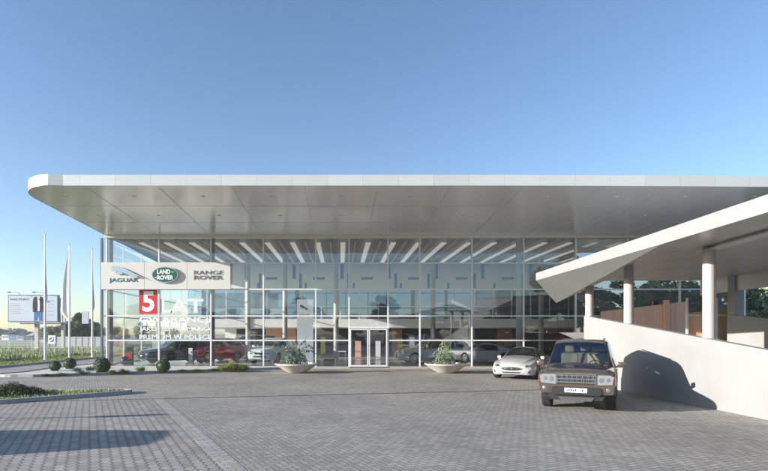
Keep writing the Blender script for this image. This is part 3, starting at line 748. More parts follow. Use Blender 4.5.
def make_car(name, label, cat_, loc, rz, st, paint, glass, wheels, glazing, group=None, crown=.03, step=.07, glassm='carglass', rimm='alloy', spokes=10, black_low=False):
    """glazing: list of (part name, x0, x1, v0, v1)"""
    T = thing(name, label, cat_, loc, rz, group)
    body = Body(st, crown)
    x0, x1 = body.xs[0], body.xs[-1]
    ex = sorted({g[1] for g in glazing} | {g[2] for g in glazing})
    us = spaced(x0, x1, step, ex)
    vex = sorted({g[3] for g in glazing} | {g[4] for g in glazing if g[4] < 8})
    vs_ = spaced(0, 8, .2, vex)
    fr, rr, wr = wheels['xf'], wheels['xr'], wheels['r']
    AR = wr*1.14
    nu, nv = len(us), len(vs_)
    V = []
    for sgn in (1, -1):
        for u in us:
            for v in vs_:
                y, z = body.pt(u, v)
                X = u
                if v <= 4.2 and abs(y) > .3:
                    for wx in (fr, rr):       # pull nearby vertices onto the arch circle
                        d = math.hypot(u-wx, z-wr)
                        if abs(d-AR) < step*.62 and d > 0: X = wx+(u-wx)*AR/d; z = wr+(z-wr)*AR/d
                V.append((X, sgn*y, z))
    faces = {'body': []}
    def region(u, v):
        for g in glazing:
            if g[1] < u < g[2] and g[3] < v < g[4]: return g
        return None
    gl = {}
    for s_ in (0, 1):
        o = s_*nu*nv
        for i in range(nu-1):
            for j in range(nv-1):
                q = (o+i*nv+j, o+(i+1)*nv+j, o+(i+1)*nv+j+1, o+i*nv+j+1)
                cx = sum(V[k][0] for k in q)/4; cy = sum(V[k][1] for k in q)/4; cz = sum(V[k][2] for k in q)/4
                vm = (vs_[j]+vs_[j+1])/2; um = (us[i]+us[i+1])/2
                if vm < 4.2 and any(math.hypot(cx-wx, cz-wr) < AR-.005 for wx in (fr, rr)):
                    if abs(cy) > .25: continue
                g = region(um, vm)
                if g: gl.setdefault((g[0], g[1], 0 if g[0] in ('windshield', 'rear_window') else s_), []).append(q)
                else: faces['body'].append(q)
    # end caps
    for e in (0, nu-1):
        faces['body'].append(tuple(e*nv+j for j in range(nv))+tuple(nu*nv+e*nv+j for j in range(nv-1, 0, -1)))
    def emit(nm, fl, mat, **k):
        used = {}; vv = []; ff = []
        for f in fl:
            g = []
            for a in f:
                key = tuple(round(c, 5) for c in V[a])
                if key not in used: used[key] = len(vv); vv.append(V[a])
                if not g or g[-1] != used[key]: g.append(used[key])
            if len(g) > 2 and len(set(g)) > 2:
                if g[0] == g[-1]: g = g[:-1]
                ff.append(tuple(g))
        return MB().add(vv, ff).build(nm, mat, T, **k)
    bo = emit('body', faces['body'], paint, smooth='angle')
    for (nm, _, _), fl in gl.items(): emit(nm, fl, glass, smooth=True)
    # dark wheel housings
    for wx in (fr, rr):
        for s_ in (1, -1):
            n = 20; ww = wheels['y']+wheels['w']/2
            vs = [(wx+AR*.995*math.cos(PI*k/n*1.2-.1*PI), yy, wr+AR*.995*math.sin(PI*k/n*1.2-.1*PI)) for yy in (s_*(ww-.02), s_*(ww-.5)) for k in range(n+1)]
            m = MB().add(vs, [(k, k+1, n+2+k, n+1+k) for k in range(n)]+[tuple(range(n+1, 2*n+2))])
            m.build('wheel_housing', 'black', T)
            make_wheel(T, wx, s_*wheels['y'], wr, wheels['w'], s_, spokes, rimm)
    return T, body
def strip(body, x0, x1, v0, v1, side, off=.006, n=8, m=4):
    """a patch lifted off the body skin"""
    vs = []
    for i in range(n+1):
        for j in range(m+1):
            x = x0+(x1-x0)*i/n; v = v0+(v1-v0)*j/m
            y, z = body.pt(x, v); y2, z2 = body.pt(x, min(8, v+.02)); dy, dz = y2-y, z2-z; l = math.hypot(dy, dz)+1e-6
            vs.append((x, side*(y+dz/l*off), z-dy/l*off))
    return MB().add(vs, [(i*(m+1)+j, (i+1)*(m+1)+j, (i+1)*(m+1)+j+1, i*(m+1)+j+1) for i in range(n) for j in range(m)])
def nose(body, pts, off, depth=.04, wrap=None):
    """a plate on the car's nose: outline in (y, z); x follows wrap(y, z)"""
    n = len(pts)
    vs = [(wrap(y, z)+off, y, z) for y, z in pts]+[(wrap(y, z)+off-depth, y, z) for y, z in pts]
    return MB().add(vs, [tuple(range(n)), tuple(range(n, 2*n))[::-1]]+[(k, (k+1) % n, n+(k+1) % n, n+k) for k in range(n)])
def mirror(T, x, y, z, s_, mat, w_=.11):
    m = MB().box(x-.05, x+.05, s_*y-w_, s_*y+w_, z-.075, z+.075).build('mirror', mat, T, bevel=.03, smooth='angle')
    MB().box(x-.056, x-.049, s_*y-w_*.8, s_*y+w_*.8, z-.055, z+.055).build('mirror_glass', 'chrome', m)
    MB().bar((x, s_*(y-w_), z-.05), (x+.02, s_*(y-w_-.12), z-.09), .025).build('mirror_arm', 'black', m)
def seat(T, x, y, z=.55, mat='cream'):
    o = MB().box(x-.25, x+.25, y-.25, y+.25, z, z+.16).box(x-.33, x-.20, y-.24, y+.24, z+.1, z+.72)
    o.box(x-.34, x-.24, y-.13, y+.13, z+.76, z+.95)
    o.build('seat', mat, T, bevel=.04, smooth='angle')

def xk_nose(bd):
    def wr(y, z):
        y = abs(y); best = bd.xs[-1]
        lo, hi = 1.2, bd.xs[-1]
        for _ in range(26):                       # furthest x whose half width at height z still reaches y
            m = (lo+hi)/2; ins = False
            P = [bd.pt(m, v) for v in (1, 1.5, 2, 2.5, 3, 3.5, 4, 4.5, 5, 5.5, 6, 6.5, 7, 7.5, 8)]
            wz = 0
            for a, b in zip(P, P[1:]):
                if (a[1]-z)*(b[1]-z) <= 0 and abs(b[1]-a[1]) > 1e-9: wz = max(wz, a[0]+(b[0]-a[0])*(z-a[1])/(b[1]-a[1]))
            if wz >= y: lo = m
            else: hi = m
        return lo
    return wr
# --- boxy brown off-road car
SUV = [(-2.42,.80,.86,.84,.45,.75,1.12,.60,1.70), (-2.36,.88,.93,.90,.40,.75,1.14,.63,1.80), (-2.1,.90,.955,.94,.33,.72,1.14,.65,1.85),
       (-1.0,.90,.957,.94,.30,.72,1.13,.70,1.87), (.25,.90,.957,.94,.30,.72,1.12,.70,1.86), (.58,.90,.957,.94,.30,.72,1.11,.69,1.81),
       (1.22,.90,.957,.94,.30,.72,1.10,.83,1.175), (1.45,.90,.957,.94,.30,.72,1.08,.84,1.15), (2.0,.91,.957,.935,.40,.74,1.06,.84,1.12), (2.30,.90,.95,.92,.47,.74,1.02,.82,1.08), (2.38,.88,.935,.90,.48,.72,.99,.80,1.04), (2.41,.86,.915,.88,.49,.70,.97,.78,1.01)]
th = R(28)
rzLR = math.atan2(-math.cos(th), -math.sin(th))
LRloc = (6.94, 15.25, 0)
gz = [('windshield', .66, 1.17, 6.2, 8), ('side_window', -.42, .98, 5.15, 5.9), ('side_window', -1.36, -.50, 5.15, 5.9), ('side_window', -2.18, -1.44, 5.15, 5.9)]
T, bd = make_car('offroad_car', 'brown metallic boxy off-road car parked facing the viewer beside the white ramp wall', 'car', (*LRloc[:2], .004), rzLR, SUV, 'paint_bronze', 'carglass', dict(xf=1.50, xr=-1.385, r=.37, y=.80, w=.25), gz, step=.055)
T.scale = (.955, .955, .955)
def front_suv(T):
    X = 2.41
    w0 = xk_nose(bd)
    wr = lambda y, z: min(X, w0(min(abs(y), .93), max(z, .56)))
    N = lambda pts, off, d=.05: nose(None, pts, off, d, wr)
    g = N([(-.46,.74), (.46,.74), (.47,.99), (-.47,.99)], .02); g = g.build('grille', 'lens_dark', T, bevel=.01)
    mb = MB()
    for k, z in enumerate((.775, .865, .955)):
        mb.box(X+.015, X+.045, -.45, .45, z-.014, z+.014)
    for k in range(15):
        y = -.44+.88*k/14; mb.bar((X+.03, y, .76), (X+.03, y+(.03 if k % 2 else -.03), .975), .008)
    mb.box(X-.0, X+.05, -.48, -.455, .73, 1.0).box(X-.0, X+.05, .455, .48, .73, 1.0).box(X, X+.05, -.455, .455, .985, 1.005)
    mb.build('grille_bars', 'chrome', g)
    for s_ in (1, -1):
        h = nose(None, [(s_*.50,.73), (s_*.84,.75), (s_*.87,.93), (s_*.80,.965), (s_*.50,.965)], .025, .10, wr).build('headlight', 'lens', T, bevel=.012)
        m = MB()
        for (y, z, r) in ((.60, .85, .060), (.755, .86, .05)):
            m.lathe([(r, 0), (r*.8, .012)], (0,0,0), 18, 'y') ; nn = 36
            for q in range(len(m.v)-nn, len(m.v)):
                a = m.v[q]; m.v[q] = (wr(y, z)+.024+a[1], s_*y+a[0], z+a[2])
        m.build('headlight_bowl', 'alloy', h)
        MB().add([(0,0,0)], []).build('x', 'amber', h) if False else None
        nose(None, [(s_*.855,.77), (s_*.885,.78), (s_*.885,.90), (s_*.87,.92)], .0, .12, wr).build('indicator', 'amber', h)
        f = MB().lathe([(.055, 0), (.055, .02), (.03, .03)], (0,0,0), 18, 'y')
        f.v = [(X-.04+a[1]+.05, s_*.76+a[0], .60+a[2]) for a in f.v]; f.build('fog_lamp', 'lens_mid', T)
        nose(None, [(s_*.66,.54), (s_*.86,.54), (s_*.86,.66), (s_*.66,.66)], .02, .03, wr).build('fog_lamp_bezel', 'paint_bronze', T, bevel=.015)
    nose(None, [(-.84,.50), (.84,.50), (.88,.69), (-.88,.69)], .012, .2, wr).build('bumper', 'paint_bronze', T, bevel=.02)
    nose(None, [(-.56,.46), (.56,.46), (.60,.55), (.55,.645), (-.55,.645), (-.60,.55)], .065, .05, wr).build('air_intake', 'black', T, bevel=.01)
    nose(None, [(-.60,.33), (.60,.33), (.70,.50), (-.70,.50)], -.03, .3, wr).build('lower_bumper', 'black', T, bevel=.02)
    nose(None, [(-.36,.30), (.36,.30), (.42,.38), (-.42,.38)], .0, .1, wr).build('skid_plate', 'darkgrey', T, bevel=.01)
    mb = MB().box(X+.068, X+.080, -.27, .27, .515, .63); p = mb.build('license_plate', 'plate', T)
    tx = MB()
    for k in range(9):
        if k != 5: tx.box(X+.0805, X+.082, -.225+k*.052, -.225+k*.052+random.choice((.012, .03, .034)), .545, .603 if k % 3 else .585)
    tx.build('plate_marks', 'darkgrey', p)
    for s_ in (1, -1):
        mirror(T, 1.0, 1.045, 1.19, s_, 'paint_bronze', .10)
        MB().bar((-2.0, s_*.58, 1.885), (.10, s_*.58, 1.885), .014, n=8).build('roof_rail', 'black', T)
    for y in (-.37, .37): seat(T, .0, y, .72)
    for y in (-.45, .0, .45): seat(T, -.95, y, .72)
    MB().box(.62, 1.15, -.72, .72, .85, 1.10).build('dashboard', 'black', T, bevel=.05)
    MB().box(.95, 1.08, -.62, -.30, 1.105, 1.19).build('paper_sheet', 'plate', T)
    w_ = MB()
    for k in range(20):
        a, b = 2*PI*k/20, 2*PI*(k+1)/20
        w_.bar((.52+.06*math.sin(a), .37+.18*math.cos(a), 1.10+.18*math.sin(a)), (.52+.06*math.sin(b), .37+.18*math.cos(b), 1.10+.18*math.sin(b)), .014)
    w_.bar((.52, .19, 1.1), (.52, .55, 1.1), .014).build('steering_wheel', 'black', T)
    MB().box(.60, .64, -.09, .09, 1.66, 1.72).build('inner_mirror', 'black', T)
    for y0, y1 in ((.05, .62), (-.60, -.03)): MB().bar((1.2, y0, 1.195), (1.14, y1, 1.235), .010).build('wiper', 'black', T)
    # bonnet shut line, black cowl, rear lamps
    for s_ in (1, -1):
        strip(bd, .63, 1.19, 6.06, 6.2, s_, .003, 10, 1).build('windshield_trim', 'black', T, recalc=False)
        strip(bd, 1.25, 2.34, 5.55, 5.62, s_, .002, 12, 1).build('bonnet_seam', 'black', T, recalc=False)
    MB().box(2.385, 2.395, -.72, .72, 1.003, 1.012).build('bonnet_edge', 'black', T)
    MB().box(-2.41, -2.395, -.62, .62, 1.2, 1.62).build('rear_window', 'carglass_dark', T)
front_suv(T)
OFFROAD = T

# --- low white coupe
CPE = [(-2.38,.70,.78,.72,.34,.58,.80,.45,.86), (-2.25,.82,.88,.82,.28,.58,.86,.55,.94), (-1.9,.88,.94,.87,.20,.56,.91,.60,.985), (-1.60,.89,.955,.895,.18,.54,.90,.60,1.02), (-1.0,.88,.94,.885,.17,.52,.87,.53,1.24),
       (-.5,.88,.935,.88,.17,.50,.86,.52,1.315), (-.02,.88,.935,.88,.17,.50,.855,.53,1.30), (.78,.88,.935,.885,.17,.50,.83,.72,.93), (1.2,.88,.94,.89,.17,.50,.80,.70,.89), (1.7,.88,.935,.87,.18,.48,.75,.64,.83), (2.05,.84,.885,.80,.19,.46,.69,.56,.75), (2.25,.76,.80,.70,.21,.44,.62,.46,.68), (2.35,.62,.66,.56,.23,.42,.56,.36,.61), (2.39,.44,.48,.42,.25,.40,.52,.26,.55)]
th2 = R(30)
rzX = math.atan2(-math.cos(th2), -math.sin(th2))
nx, ny = 7.22, 22.45
locX = (nx+2.39*math.sin(th2), ny+2.39*math.cos(th2), .004)
gz2 = [('windshield', .04, .74, 6.12, 8), ('side_window', -.95, .55, 5.12, 5.9), ('rear_window', -1.55, -1.02, 6.3, 8)]
T, bd = make_car('sports_coupe', 'low white sports coupe parked outside the glass front, just left of the brown off-road car', 'car', locX, rzX, CPE, 'paint_white', 'carglass', dict(xf=1.44, xr=-1.31, r=.345, y=.80, w=.255), gz2, step=.055, crown=.045)
wr = xk_nose(bd)
def ell(cy, cz, a, b, n=24, sk=0): return [(cy+a*math.cos(2*PI*k/n), cz+b*math.sin(2*PI*k/n)+sk*a*math.cos(2*PI*k/n)) for k in range(n)]
def shell(pts, off, wr, d=.03):
    """closed patch that hugs the nose: centre fan"""
    n = len(pts); cy = sum(p[0] for p in pts)/n; cz = sum(p[1] for p in pts)/n
    mid = [((p[0]+cy)/2, (p[1]+cz)/2) for p in pts]
    vs = [(wr(y, z)+off*.2, y, z) for y, z in pts]+[(wr(y, z)+off, y, z) for y, z in mid]+[(wr(cy, cz)+off, cy, cz)]+[(wr(y, z)-d, y, z) for y, z in pts]
    fs = [(k, (k+1) % n, n+(k+1) % n, n+k) for k in range(n)]+[(n+k, n+(k+1) % n, 2*n) for k in range(n)]+[(2*n+1+k, 2*n+1+(k+1) % n, (k+1) % n, k) for k in range(n)]
    return MB().add(vs, fs)
g = shell(ell(0, .475, .43, .068, 32), .010, wr).build('grille', 'lens_dark', T, smooth=True)
mb = MB()
E = ell(0, .475, .435, .072, 40)
for k in range(40): a, b = E[k], E[(k+1) % 40]; mb.bar((wr(*a)+.012, *a), (wr(*b)+.012, *b), .010)
mb.bar((wr(-.42, .475)+.01, -.42, .475), (wr(-.2, .475)+.02, -.2, .475), .008).bar((wr(.42, .475)+.01, .42, .475), (wr(.2, .475)+.02, .2, .475), .008)
mb.lathe([(.045, 0), (.03, .02)], (0,0,0), 14, 'y')
for q in range(len(mb.v)-28, len(mb.v)): a = mb.v[q]; mb.v[q] = (wr(0, .475)+.015+a[1], a[0], .475+a[2])
mb.build('grille_surround', 'chrome', g)
shell([(-.48,.27), (.48,.27), (.50,.30), (.44,.345), (-.44,.345), (-.50,.30)], .008, wr).build('air_intake', 'lens_dark', T)
for s_ in (1, -1):
    h = shell([(s_*a, b) for a, b in ((.50,.575), (.56,.53), (.66,.53), (.76,.575), (.80,.63), (.74,.665), (.62,.65), (.53,.62))], .012, wr).build('headlight', 'lens_mid', T, smooth=True)
    shell([(s_*(.60+.045*math.cos(2*PI*k/14)), .59+.036*math.sin(2*PI*k/14)) for k in range(14)], .018, wr, .0).build('headlight_bowl', 'lens_dark', h)
    shell([(s_*a, b) for a, b in ((.64,.30), (.74,.32), (.76,.42), (.70,.40))], .010, wr).build('side_vent', 'dark', T)
    mirror(T, .50, .945, .885, s_, 'paint_white', .08)
    strip(bd, 1.0, 2.0, 5.9, 5.96, s_, .002, 10, 1).build('bonnet_seam', 'darkgrey', T, recalc=False)
for y in (-.36, .36): seat(T, -.45, y, .30, 'cream')
MB().box(.15, .62, -.66, .66, .62, .86).build('dashboard', 'black', T, bevel=.05)
xkp = T

# --- cars inside the showroom
def scale_st(st, sx_, sy_, sz_): return [(a*sx_, b*sy_, c*sy_, d*sy_, e*sz_, f_*sz_, g_*sz_, h*sy_, i*sz_) for a, b, c, d, e, f_, g_, h, i in st]
HATCH = [(-2.18,.74,.80,.78,.38,.65,.98,.52,1.05), (-2.10,.82,.88,.84,.32,.65,1.02,.55,1.30), (-1.75,.86,.94,.90,.26,.62,1.03,.57,1.52), (-1.0,.87,.95,.92,.22,.62,1.01,.61,1.60),
         (.1,.87,.95,.92,.22,.62,.98,.62,1.60), (.35,.87,.95,.92,.22,.62,.97,.61,1.55), (1.10,.87,.95,.92,.22,.62,.95,.74,1.08), (1.6,.87,.945,.90,.24,.62,.90,.72,1.01), (2.0,.84,.91,.86,.28,.60,.86,.66,.93), (2.15,.76,.84,.78,.30,.58,.80,.58,.86), (2.20,.66,.74,.70,.34,.56,.74,.50,.79)]
def shop_car(label, loc, rz, st, paint, kind='suv', group='cars standing in the showroom', r=.36):
    L = st[-1][0]; sz_ = max(q[8] for q in st)
    if kind == 'suv':
        gzz = [('windshield', .40, 1.05, 6.2, 8), ('side_window', -.45, .85, 5.15, 5.9), ('side_window', -1.25, -.52, 5.15, 5.9), ('side_window', -1.85, -1.33, 5.2, 5.88), ('rear_window', -2.09, -1.80, 6.3, 8)]
        xf, xr = 1.32, -1.32
    elif kind == 'box':
        gzz = gz; xf, xr = 1.50, -1.385
    else:
        gzz = gz2; xf, xr = 1.44, -1.31
    T, bd = make_car('showroom_car', label, 'car', (*loc, .04), rz, st, paint, 'carglass_dark', dict(xf=xf, xr=xr, r=r, y=.79, w=.23), gzz, group, step=.09)
    wr = xk_nose(bd)
    zt_ = mono(bd.xs, [q[8] for q in bd.st], bd.xs[-1]); zb_ = bd.st[-1][4]
    zm = (zt_+zb_)/2
    g = shell([(-.34, zm+.05), (.34, zm+.05), (.36, zm+.16), (-.36, zm+.16)], .01, wr).build('grille', 'lens_dark', T)
    shell([(-.45, zm-.14), (.45, zm-.14), (.40, zm-.04), (-.40, zm-.04)], .01, wr).build('air_intake', 'black', T)
    MB().box(bd.xs[-1]+.012, bd.xs[-1]+.02, -.26, .26, zm-.03, zm+.04).build('license_plate', 'plate', T)
    for s_ in (1, -1):
        shell([(s_*.46, zm+.06), (s_*.70, zm+.08), (s_*.76, zm+.17), (s_*.48, zm+.16)], .012, wr).build('headlight', 'lens', T)
        MB().box(.78, .88, s_*1.02-.1, s_*1.02+.1, 1.02*sz_/1.6, 1.02*sz_/1.6+.14).build('mirror', paint, T, bevel=.03)
    for s_ in (1, -1): MB().box(bd.xs[0]-.01, bd.xs[0]+.03, s_*.5-.12, s_*.5+.12, bd.st[0][6]-.15, bd.st[0][6]-.02).build('tail_light', 'red', T)
    return T
def ip(x, Y): return ((x-PX)*Y/F, Y)
D_ = R(180)
shop_car('dark grey estate car behind the glass below the white window lettering', ip(177, 34.9), R(222), scale_st(HATCH, 1.05, 1, .95), 'paint_darkgreen')
shop_car('red car behind the glass at the thick post right of the window lettering', ip(214, 36.5), R(236), HATCH, 'paint_red')
shop_car('silver off-road car deeper in the showroom between the red car and the white one', ip(246, 42), R(205), scale_st(SUV, .95, 1, .97), 'paint_silver', 'box')
shop_car('white compact off-road car facing out behind the glass, left of the left planter bowl', ip(273, 35.3), R(255), scale_st(HATCH, 1, 1.02, 1.02), 'paint_pearl')
shop_car('silvery white estate car seen side-on behind the glass, left of the right planter bowl', ip(432, 34.2), R(185), scale_st(HATCH, 1.05, 1, .98), 'paint_pearl')
shop_car('low pale coupe behind the glass, between the right planter bowl and the outdoor coupe', ip(479, 33.6), R(187), CPE, 'paint_pearl', 'coupe')
shop_car('dark car deep in the showroom above the roof of the white sports coupe', ip(520, 42), R(200), scale_st(HATCH, 1.05, 1, 1), 'paint_darkgreen')

# parked cars behind the photographer (mirrored in the glass, one throws its shadow across the paving)
pk = thing('x', 'x', 'car') ; COL.objects.unlink(pk); bpy.data.objects.remove(pk)
def parked(label, loc, rz, st, paint, kind='suv'): return shop_car(label, loc, rz, st, paint, kind, 'cars parked in the open yard')
o = dup(OFFROAD, (-13.85, 7.85, .006), R(180), 'brown boxy off-road car parked just outside the left edge of the picture', 1.13)
t = thing('parking_sign', 'small rectangular plate on a thin post outside the left edge of the picture', 'sign', (-13.75, 10.3, 0))
MB().lathe([(.022, 0), (.022, 2.5)], (0,0,0), 8).build('post', 'frame', t)
MB().box(-.015, .015, -.13, .13, 2.1, 2.5).build('sign_plate', 'whitefilm', t)
for x, y, rz, lab, pt in ((-9, -22, 90, 'silver hatchback parked in the yard behind the viewer', 'paint_silver'), (3, -24, 95, 'dark hatchback parked in the yard behind the viewer', 'paint_darkgreen')):
    q = parked(lab, (x, y), R(rz), HATCH, pt); q.location.z = .004

# ------------------------------------------------------------------ showroom furniture
def banner(x, Y, y0, y1, w_, label, mat='yellow'):
    X, _, z0 = at(x, y1, Y); z1 = at(x, y0, Y)[2]
    t = thing('display_banner', label, 'banner', (X, Y, .04), 0, 'yellow banners in the showroom')
    MB().box(-w_/2, w_/2, -.02, .02, z0, z1).build('banner_cloth', mat, t)
    MB().lathe([(.16, 0), (.16, .02), (.015, .03), (.015, z0-.0)], (0,0,0), 10).build('banner_stand', 'chrome', t)
banner(323, 34, 337.5, 354, .30, 'narrow yellow banner behind the glass left of the entrance doors')
banner(400, 34, 339, 355, .30, 'narrow yellow banner behind the glass right of the entrance doors')
def desk(x, Y, wpx, y0, label, mat='interior_white'):
    X = (x-PX)*Y/F; W_ = wpx*Y/F; H = CAMZ+(PY-y0)*Y/F
    t = thing('desk', label, 'desk', (X, Y, .04), 0)
    MB().box(-W_/2, W_/2, -.35, .35, H-.08, H-.04).build('desk_top', mat, t)
    for a_ in (-1, 1): MB().box(a_*(W_/2-.05)-.03, a_*(W_/2-.05)+.03, -.3, .3, 0, H-.08).build('leg', 'chrome', t)
    MB().box(-W_/2+.15, W_/2-.15, .1, .13, .2, H-.08).build('modesty_panel', 'darkgrey', t)
desk(329, 33, 15, 358, 'low white framed table just inside the glass left of the doors')
desk(342, 40, 8, 351, 'pale reception desk inside, beside the left door jamb')
def rollup(x, Y, y0, wpx, label, mat):
    X = (x-PX)*Y/F; W_ = wpx*Y/F/2; H = CAMZ+(PY-y0)*Y/F-.04
    t = thing('rollup_display', label, 'roll-up display', (X, Y, .04), 0, 'upright displays on the showroom floor')
    MB().box(-W_, W_, -.015, .015, .06, H).build('panel', mat, t); MB().box(-W_-.03, W_+.03, -.12, .12, 0, .06).build('panel_foot', 'chrome', t)
rollup(190.5, 34, 348, 4, 'slim white display panel between the dark grey car and the red car', 'interior_white')
rollup(232, 40, 340, 7, 'brown display panel right of the red car', 'wood')
rollup(306, 40, 338, 9, 'wide white display panel behind the bluish plant of the left bowl', 'interior_white')
rollup(378, 39, 341, 5, 'white display panel seen through the right door leaf', 'interior_white')
rollup(358, 42, 341, 6, 'brown display panel seen through the left door leaf', 'wood')
rollup(412, 36, 337, 5, 'pale display panel above the bonnet of the silvery estate car', 'posterpale')
rollup(468, 40, 337, 7, 'tall pale display panel between the estate car and the pale coupe', 'interior_white')
t = thing('display_totem', 'dark upright display stand with a red panel behind the glass near the left corner', 'display stand', (*ip(129.5, 33), .04))
z = lambda y: CAMZ+(PY-y)*33/F-.04
MB().box(-.22, .22, -.12, .12, 0, z(346)).build('totem_body', 'darkgrey', t)
MB().box(-.19, .19, -.135, -.121, z(360), z(353)).build('totem_panel', 'red', t)
MB().box(-.19, .19, -.135, -.121, z(351), z(347)).build('totem_screen', 'carglass_dark', t)
t = thing('ball_stool', 'round black ball shaped stool on the floor beside the dark display stand', 'stool', (*ip(125, 32.6), .04))
MB().lathe([(.02, 0), (.17, .05), (.25, .17), (.27, .27), (.25, .37), (.17, .49), (.03, .54)], (0,0,0), 20).build('ball', 'black', t, smooth=True)

# ------------------------------------------------------------------ plants
def leaf_cloud(mb, n, fn, size, flat=.0, asp=.55):
    for _ in range(n):
        c, out = fn(); s = size*random.uniform(.6, 1.3)
        d = (Vector(out)*.6+Vector((random.gauss(0, 1), random.gauss(0, 1), random.gauss(0, .8)))).normalized()
        e = d.cross(Vector((random.gauss(0, 1), random.gauss(0, 1), random.gauss(0, 1)))).normalized()
        g = d.cross(e)*asp
        c = Vector(c)
        mb.add([c-e*s*.5, c+g*s*.5, c+e*s*.5, c-g*s*.5], [(0,1,2,3)])
def sph():
    while True:
        v = Vector((random.uniform(-1,1), random.uniform(-1,1), random.uniform(-1,1)))
        if .01 < v.length <= 1: return v
def ball_bush(r, mat='leaf_box'):
    t = bpy.data.objects.new('clipped_bush', None); COL.objects.link(t)
    MB().lathe([(.03, 0), (.02, r)], (0,0,0), 8).build('stem', 'bark', t)
    core = MB()
    core.lathe([(r*.9*math.sin(PI*k/10)+.001, r-r*.9*math.cos(PI*k/10)) for k in range(11)], (0,0,0), 18)
    core.build('inner_twigs', 'leaf_box', t)
    mb = MB()
    def fn():
        v = sph().normalized(); rr = r*(.94+.16*noise.noise(v*2.6)+random.uniform(-.07, .09)); return (v.x*rr, v.y*rr, r+v.z*rr), v
    leaf_cloud(mb, 1500, fn, .07)
    mb.build('foliage', mat, t, recalc=False); return t
bb = ball_bush(.42)
spots = [(55, 371.3, .30, 'smaller clipped ball bush at the left end of the gravel bed'), (70, 369.2, .34, 'clipped ball bush, second from the left end, in front of the flagpole'),
         (102.3, 373.3, .42, 'largest dark clipped ball bush standing before the steel corner post'), (163.3, 372.5, .36, 'clipped ball bush in the gravel bed under the white window lettering')]
for i, (x, y, r, lab) in enumerate(spots):
    X, Y = gp(x, y, .05)
    o = bb if i == 0 else dup(bb, (0,0,0))
    o.location = (X, Y, .04); o.scale = (r/.42*.92,)*3; o.rotation_euler.z = i
    tag(o, lab, 'bush', 'clipped ball bushes in the gravel bed')
def tuft(name, loc, r, h, mat, label, n=130, spiky=True, w_=.012, cat_='plant', group=None, lean=1.0):
    mb = MB()
    for _ in range(n):
        a = random.uniform(0, 2*PI); l = random.random()**.6*r*lean; b = random.random()*r*.35
        x0, y0 = b*math.cos(a), b*math.sin(a); hh = h*random.uniform(.55, 1)*(1-.4*(l/r/lean)**2)
        x1, y1 = x0+l*.5*math.cos(a), y0+l*.5*math.sin(a); x2, y2 = x0+l*math.cos(a), y0+l*math.sin(a)
        px_, py_ = -math.sin(a)*w_, math.cos(a)*w_
        mb.add([(x0-px_,y0-py_,0), (x0+px_,y0+py_,0), (x1+px_,y1+py_,hh*.75), (x1-px_,y1-py_,hh*.75), (x2,y2,hh*(.95 if spiky else .55))], [(0,1,2,3), (3,2,4)])
    o = mb.build(name, mat, recalc=False); o.location = loc; return tag(o, label, cat_, group)
G = 'low tufts planted in the gravel bed'
for x, y, r, h, m, lab in ((83, 374.2, .55, .26, 'leaf_blue', 'blue green spreading tuft right of the two small ball bushes'), (62, 375, .45, .16, 'leaf_yel', 'low yellow green tuft at the front of the bed below the smallest ball bushes'),
        (112, 373.6, .34, .24, 'leaf_yel', 'yellow green tuft just right of the largest ball bush'), (124, 373.4, .5, .3, 'leaf', 'wide mid green tuft below the dark display stand'), (141, 371.6, .42, .36, 'leaf_yel', 'taller bushy tuft between the display stand and the next ball bush'),
        (183, 371.2, .5, .14, 'leaf', 'flat green mat of leaves below the dark grey estate car'), (197, 371, .4, .15, 'leaf_yel', 'small flat tuft before the front of the red car'), (214, 370.4, .35, .16, 'leaf', 'small tuft right below the thick post by the red car'),
        (77, 371.6, .45, .30, 'leaf_blue', 'blue green tuft at the foot of the second flagpole'), (90, 370.5, .4, .3, 'leaf', 'mid green tuft behind, between second and third flagpole'), (46, 375.6, .35, .12, 'leaf', 'tiny tuft at the left tip of the gravel bed')):
    X, Y = gp(x, y, .06); tuft('ground_tuft', (X, Y, .05), r, h, m, lab, group=G)
for x, r, h, lab in ((232, .95, .62, 'broad arching yellow green grass clump at the right end of the gravel bed'), (243, .6, .42, 'smaller yellow green clump right beside the broad arching one'), (224, .6, .40, 'smaller yellow green clump left beside the broad arching one')):
    X, Y = gp(x, 370.6, .06); tuft('grass_clump', (X, Y, .05), r*.72, h, 'leaf_yel', lab, 420, False, .014, group='grass clumps at the end of the bed', lean=1.3)
# low reddish shrub on the island
def shrub(name, loc, rx, ry, h, mats, label, n=2600, size=.07, cat_='shrub', twigs=26):
    t = thing(name, label, cat_, loc)
    tw = MB()
    for _ in range(twigs):
        a = random.uniform(0, 2*PI); q = random.random()**.5; tw.tube([(0+rx*.4*q*math.cos(a), ry*.4*q*math.sin(a), 0), (rx*q*math.cos(a), ry*q*math.sin(a), h*random.uniform(.6, 1.02))], [.012, .004], 4)
    tw.build('twigs', 'bark', t)
    for k, m in enumerate(mats):
        mb = MB(); off = random.uniform(0, 50)
        def fn():
            while True:
                v = sph(); v.z = abs(v.z)
                if random.random() < v.length**1.2 and noise.noise(Vector((v.x*2.2, v.y*2.2, v.z*2+off))) > -.18: break
            hh = h*(.75+.5*noise.noise(Vector((v.x*2, v.y*2, 3))))
            return (v.x*rx, v.y*ry, .03+v.z*hh*1.15), v
        leaf_cloud(mb, n//len(mats), fn, size)
        mb.build('foliage', m, t, recalc=False)
    return t
X, Y = gp(6, 394.5, .1)
shrub('low_shrub', (X, Y, .06), 1.15, .7, .38, ['leaf_dark', 'leaf_red', 'leaf'], 'low spreading reddish green shrub on the kerbed island at the left edge', 7000, .055)
shrub('low_shrub', (X-2.2, Y-.3, .06), 1.3, .8, .55, ['leaf_dark', 'leaf_red'], 'low shrub further along the kerbed island, past the left edge', 3500, .055)

